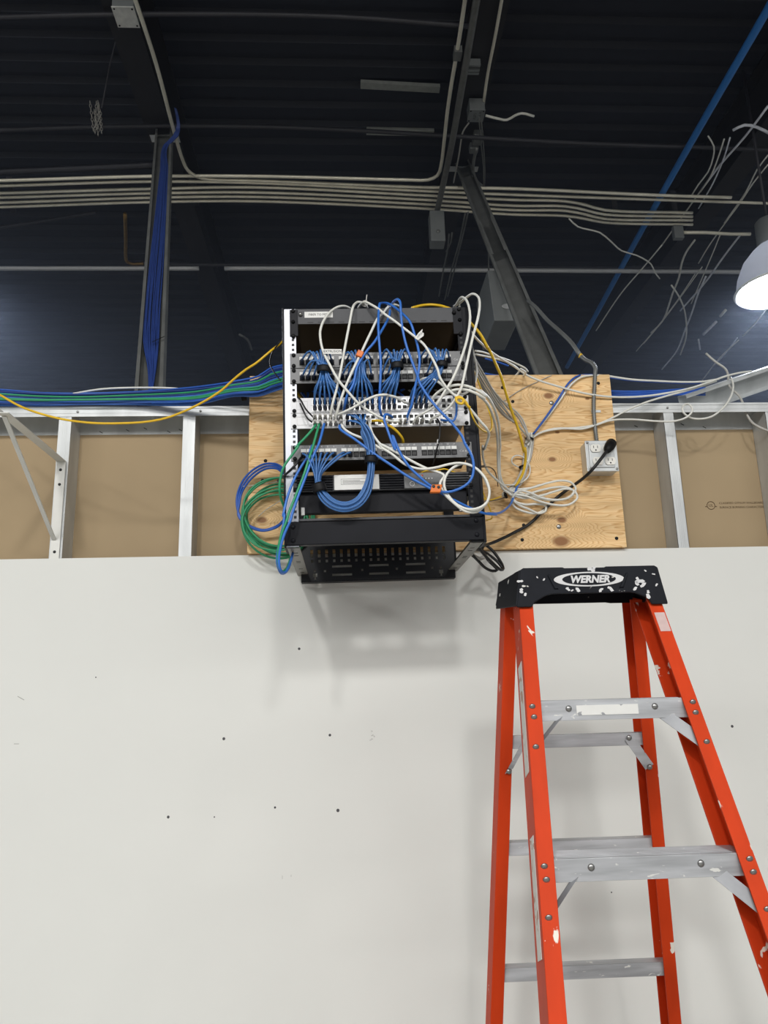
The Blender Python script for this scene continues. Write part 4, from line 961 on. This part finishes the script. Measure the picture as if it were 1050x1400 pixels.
pipe('brace_rod', 'dark rod crossing the ceiling above the left stud brace', '-60,180 0,178 150,173 350,173 480,178 650,188 800,196 1000,203 1090,207', 4.74, .013, DPIPE, 'rod')
pipe('brace_rod', 'dark rod crossing the ceiling near the top edge', '-60,26 0,24 160,20 350,20 480,24 640,36', 4.75, .013, DPIPE, 'rod')
pipe('brace_rod', 'dark grey flat rod left of the stud brace above the conduits', '-60,238 0,235 110,230 211,225', 4.72, .02, DPIPE, 'rod')
pipe('brace_rod', 'short pale rod end at the left below the conduits', '-30,316 0,311 60,302 131,290', 4.72, .012, DPIPE, 'rod')
pipe('drop_pipe', 'brass ended pipe elbow beside the left stud brace', '171,292 172,330 172,352 174,358 182,361 196,360', 4.70, .013, BRASS, 'pipe')
for (x0, y0, x1, y1, z, lab) in ((493, 112, 601, 124, 5.155, 'grey steel strip under the dark roof, upper of two'), (501, 176, 593, 184, 5.155, 'grey steel strip under the dark roof, lower of two')):
    a, b = U(x0, y0+3, Z=z), U(x1, y1-3, Z=z)
    tag(MB().bar(a, b, (0, .025, 0), (0, 0, .012)).build('metal_strip', mat('dull_grey_strip', (150, 154, 150), .5, .1)), lab, 'strip')
# boxes
def jbox(px, py, Z, sx, sy, sz, label, mt, lid, tilt=0):
    t = thing('junction_box', label, 'junction box', U(px, py, Z=Z), (0, 0, tilt))
    MB().box(-sx, sx, -sy, sy, 0, sz).build('box', mt, t, bevel=.003)
    MB().box(-sx-.002, sx+.002, -sy-.002, sy+.002, -.004, 0).build('cover', lid, t, bevel=.001)
    for x, y in ((-1, -1), (1, -1), (-1, 1), (1, 1)): MB().disc((x*sx*.82, y*sy*.82, -.004), (0, 0, -1), .005, .002, 8).build('screw', BLKM, t)
    return t
b1 = jbox(172, 23, 4.72, .052, .058, .055, 'square junction box with pale cover under the left beam', GBOX, mat('pale_cover', (214, 214, 208), .5, .2))
b2 = jbox(651, 158, 4.80, .046, .048, .08, 'blue grey junction box with handwriting under the right beam', GBOX, GBOX)
tx = text_mb([('ASP1', 0, .012, .026, 'CENTER'), ('24,16,18', 0, -.016, .02, 'CENTER')])
tx.build('handwriting', INK, b2, mx=Matrix.Translation((.004, 0, -.0048)) @ Matrix.Rotation(math.radians(-90), 4, 'Z') @ Matrix.Rotation(math.radians(90), 4, 'X'))
t = thing('pull_box', 'long grey metal box hanging at the end of the thick conduit', 'box', U(597, 312, Y=4.52))
MB().box(-.048, .048, -.05, .05, -.125, .10).build('box', GBOX, t, bevel=.004)
MB().disc((0, 0, .10), (0, 0, 1), .024, .02, 12).build('hub', GALV, t)
MB().disc((.002, -.05, -.055), (0, -1, 0), .014, .003, 14, .002).build('knockout', GALVD, t)
t = thing('strut_clamp', 'small pale strut clamp on the underside of the right beam', 'clamp', U(646, 93, Z=4.86))
for y in (-.035, 0, .022): MB().box(-.04, .04, y, y+.014, -.012, .03).build('clamp_leg', GBOX, t)
t = thing('conduit_fitting', 'grey conduit fitting below the handwritten junction box', 'fitting', U(653, 190, Z=4.80))
MB().box(-.03, .03, -.05, .04, -.02, .03).build('upper_body', GALVD, t, bevel=.008); MB().box(-.038, .018, .06, .115, -.02, .03).build('lower_body', GBOX, t, bevel=.008)
tag(MB().box(-.02, .02, -.03, .03, -.02, .02).build('conduit_coupling', GALVD, mx=Matrix.Translation(U(625.5, 73, Z=4.66))), 'small coupling on the thin conduit left of the right beam', 'coupling')
tag(MB().box(-.035, .035, -.02, .02, -.04, .06).build('junction_box', GBOX, mx=Matrix.Translation(U(927, 320, Y=4.75)), bevel=.004), 'small grey box at the right end of the conduit row', 'junction box')
cable3('flexible_cable', 'white cord curling out right from the handwritten junction box', [U(x, y, Z=4.80) for x, y in ((664, 158), (680, 162), (693, 164), (704, 158), (713, 155), (730, 159))], .0075, WHITE, step=.03, cat='cord')
cable3('flexible_cable', 'grey cord dropping from the left side of the handwritten box', [U(x, y, Z=4.80) for x, y in ((641, 168), (633, 180), (630, 195), (627, 215), (620, 250))], .005, GREYJ, step=.03, cat='cord')
cable3('flexible_cable', 'grey conduit whip from the fitting past the leaning brace', [U(x, y, Z=4.7) for x, y in ((652, 202), (648, 218), (647, 235), (653, 249), (660, 255))], .010, GALVD, step=.03, cat='cord')
for s in ('655,160 657,190 661,230 661,255', '658,165 661,200 663,240 662,258'):
    pipe('hanging_wire', 'thin grey wire hanging beside the conduit fitting', s, 4.75, .004, GALVD, 'wire', 6, 'wires beside the conduit fitting')
for s in ('640,290 633,320 622,365 612,405', '636,292 628,330 617,370 608,410', '614,320 612,340 606,370 600,405', '618,318 616,332 610,344'):
    pipe('hanging_wire', 'thin grey wire hanging between the long box and the rack top', s, 4.55, .0055, GALVD, 'wire', 6, 'wires above the rack top')
for s in ('668,335 668,365 670,400', '678,355 677,385 679,420'):
    pipe('hanging_wire', 'thin grey wire hanging from the leaning stud brace', s, 3.9, .004, GALVD, 'wire', 6, 'wires on the leaning brace')
# chain bundle on its cord, left
tch = thing('hanging_chain', 'bunched steel chain hanging from a thin cord at upper left', 'chain', U(135, 160, Y=3.6))
ln = MB()
org = U(135, 160, Y=3.6)
for (xa, ya, xb, yb) in ((123, 138, 128, 180), (132, 138, 130, 183), (135, 140, 134, 186), (137, 150, 139, 182), (129, 150, 133, 178), (134, 138, 137, 170)):
    a, b = U(xa, ya, Y=3.6)-org, U(xb, yb, Y=3.6)-org
    for k in range(9):
        c = a.lerp(b, (k+.5)/9); wv = Vector((1, 0, 0)) if k % 2 else Vector((0, 1, 0)); t_ = (b-a).normalized()
        ln.tube([c+wv*(.0062*math.cos(q*math.pi/4))+t_*(.0115*math.sin(q*math.pi/4)) for q in range(8)], .0021, 5, closed=True)
stuff(ln.build('links', mat('dull_chain', (150, 148, 142), .4, .5), tch))
MB().tube([U(163, 38, Z=4.781)-org, U(150, 90, Y=3.61)-org, U(139, 148, Y=3.6)-org], .0045, 6).build('cord', DPIPE, tch)
# hanging grey heater box behind the leaning brace
t = thing('unit_heater', 'large grey sheet metal unit hanging behind the leaning brace', 'heater', U(687, 420, Y=3.7))
MB().hexa([(-.09, -.1, .16), (.055, -.1, .16), (.055, .25, .16), (-.09, .25, .16)], [(-.07, -.1, -.13), (.055, -.1, -.13), (.055, .25, -.13), (-.07, .25, -.13)]).build('casing', GBOX, t, bevel=.004)
n = 20; MB().prism([(.0+.028*math.cos(2*math.pi*i/n), -.05+.014*math.sin(2*math.pi*i/n)) for i in range(n)], -.004, 'y', -.1).build('badge', GALV, t)

# ------------------------------------------------------------------ wires and lamp at upper right
wr = [('1050,145 1020,185 985,225 960,258', 4.72, .006, 'thin pale wire'), ('960,258 930,300 905,335', 4.72, .0045, 'thin pale wire'), ('905,335 880,365 850,400 815,452', 4.6, .0045, ''), ('1002,178 1018,171 1035,174 1055,184', 4.72, .0075, ''), ('968,186 976,200 975,215 968,235 955,252 945,268', 4.7, .004, ''),
      ('990,190 982,215 972,240 958,262', 4.7, .004, ''), ('998,188 990,215 975,250 955,285', 4.7, .004, ''), ('1050,225 1030,250 1010,280 995,300 970,335 955,360', 4.7, .004, ''), ('1050,212 1035,232 1020,262 990,305', 4.7, .004, ''), ('1013,320 990,350 965,385 930,425', 4.6, .006, ''),
      ('950,328 938,345 932,360 928,380 920,400 905,440 890,455', 4.6, .006, ''), ('985,320 975,345 960,380 945,415', 4.6, .0035, ''), ('965,378 955,400 945,430 937,450 925,480 905,505', 4.5, .0055, ''), ('918,390 928,405 936,425 938,460 930,485', 4.5, .0055, ''), ('1050,420 1030,445 1015,460', 4.5, .005, ''),
      ('1008,462 990,485 975,500', 4.5, .005, ''), ('960,520 985,488 1010,465', 4.4, .004, ''), ('992,424 985,432', 4.6, .011, ''), ('979,440 962,457', 4.6, .011, ''), ('880,470 905,440 935,400 960,365', 4.6, .0035, ''), ('870,480 900,445 930,405 950,375', 4.6, .0035, ''), ('955,464 957,478', 4.5, .006, '')]
pos = ['crossing top right corner', 'just left of it', 'reaching toward the plywood corner']
for i, (s, z, r, _) in enumerate(wr):
    pipe('ceiling_wire', 'pale loose wire in the tangle near the lit lamp', s, z, r*1.25, WHITE if i % 3 else mat('pale_wire', (226, 230, 238), .45), 'wire', 6, 'tangle of loose wires near the lamp')
pipe('ceiling_wire', 'white wire drooping below the conduit row right of centre', '778,299 790,310 805,314 820,318 835,330 850,343 870,349 890,361 895,372 902,381', 4.55, .0055, WHITE, 'wire', 6)
pipe('conduit', 'short pale conduit stub right of the small grey box', '934,318 965,318 1000,320 1026,320', 4.6, .012, CONDUIT)
pipe('ceiling_wire', 'white curved wire end low at left of the rack', '327,457 338,464 344,478', 4.4, .010, GALVD, 'wire', 6)
# high bay lamps: the one in view, and its neighbour in the same row left of the frame
LAMPM = bpy.data.materials.new('translucent_lamp_shade'); LAMPM.use_nodes = True
nt = LAMPM.node_tree; b = nt.nodes['Principled BSDF']; b.inputs['Base Color'].default_value = (.62, .64, .70, 1); b.inputs['Roughness'].default_value = .35
tr_ = nt.nodes.new('ShaderNodeBsdfTranslucent'); tr_.inputs[0].default_value = (.55, .58, .66, 1); mx_ = nt.nodes.new('ShaderNodeMixShader'); mx_.inputs[0].default_value = .25
nt.links.new(b.outputs[0], mx_.inputs[1]); nt.links.new(tr_.outputs[0], mx_.inputs[2]); nt.links.new(mx_.outputs[0], nt.nodes['Material Output'].inputs[0])
GLOW = emis("lamp_lens_glow", (.84, .90, 1), 150.0)
def high_bay(loc, label):
    t = thing('high_bay_lamp', label, 'lamp', loc)
    MB().lathe([(.225, 0), (.222, .02), (.205, .10), (.165, .19), (.11, .255), (.07, .29)], n=40).build('shade', LAMPM, t)
    MB().lathe([(.218, .004), (.232, .0), (.236, .008), (.226, .016), (.218, .004)], n=40).build('rim', WHITE, t)
    MB().lathe([(.221, .006), (.12, .0), (.0001, -.004)], n=40).build('lens', GLOW, t)
    MB().lathe([(.220, .010), (.0001, .014)], n=40).build('glow_block', GBOX, t)  # added opaque disc, keeps the lens glow out of the shade
    MB().lathe([(.001, .46), (.055, .455), (.07, .44), (.075, .30), (.072, .285), (.001, .285)], n=24).build('ballast_housing', GBOX, t)
    MB().tube([(0, 0, .455), (0, 0, 1.5)], .008, 8).build('stem', DPIPE, t)
    l = bpy.data.lights.new('lamp_light', 'POINT'); l.energy = 1.6; l.shadow_soft_size = .06; l.color = (.93, .95, 1)
    o = bpy.data.objects.new('lamp_light', l); COL.objects.link(o); o.parent = t; o.location = (0, 0, .13)
    return t
high_bay(U(1064, 397, Z=3.66), 'lit dome high bay lamp cut by the right edge of the view')
high_bay(U(-75, 392, Z=3.66), 'lit dome high bay lamp just outside the left edge of the view')

# thin scatter volume added behind the partition to imitate lens glare round the lamps
hz = bpy.data.materials.new('glare_haze'); hz.use_nodes = True; nt = hz.node_tree
nt.nodes.remove(nt.nodes['Principled BSDF'])
vs = nt.nodes.new('ShaderNodeVolumeScatter'); vs.inputs['Color'].default_value = (.66, .77, 1, 1); vs.inputs['Density'].default_value = .021; vs.inputs['Anisotropy'].default_value = .0
nt.links.new(vs.outputs[0], nt.nodes['Material Output'].inputs['Volume'])
o = MB().box(-6, 6, 2.62, 9.5, 2.7, 5.16).build('glare_haze', hz); tag(o, 'thin bluish haze added as lens glare around the high bay lamp', 'haze', kind='stuff')
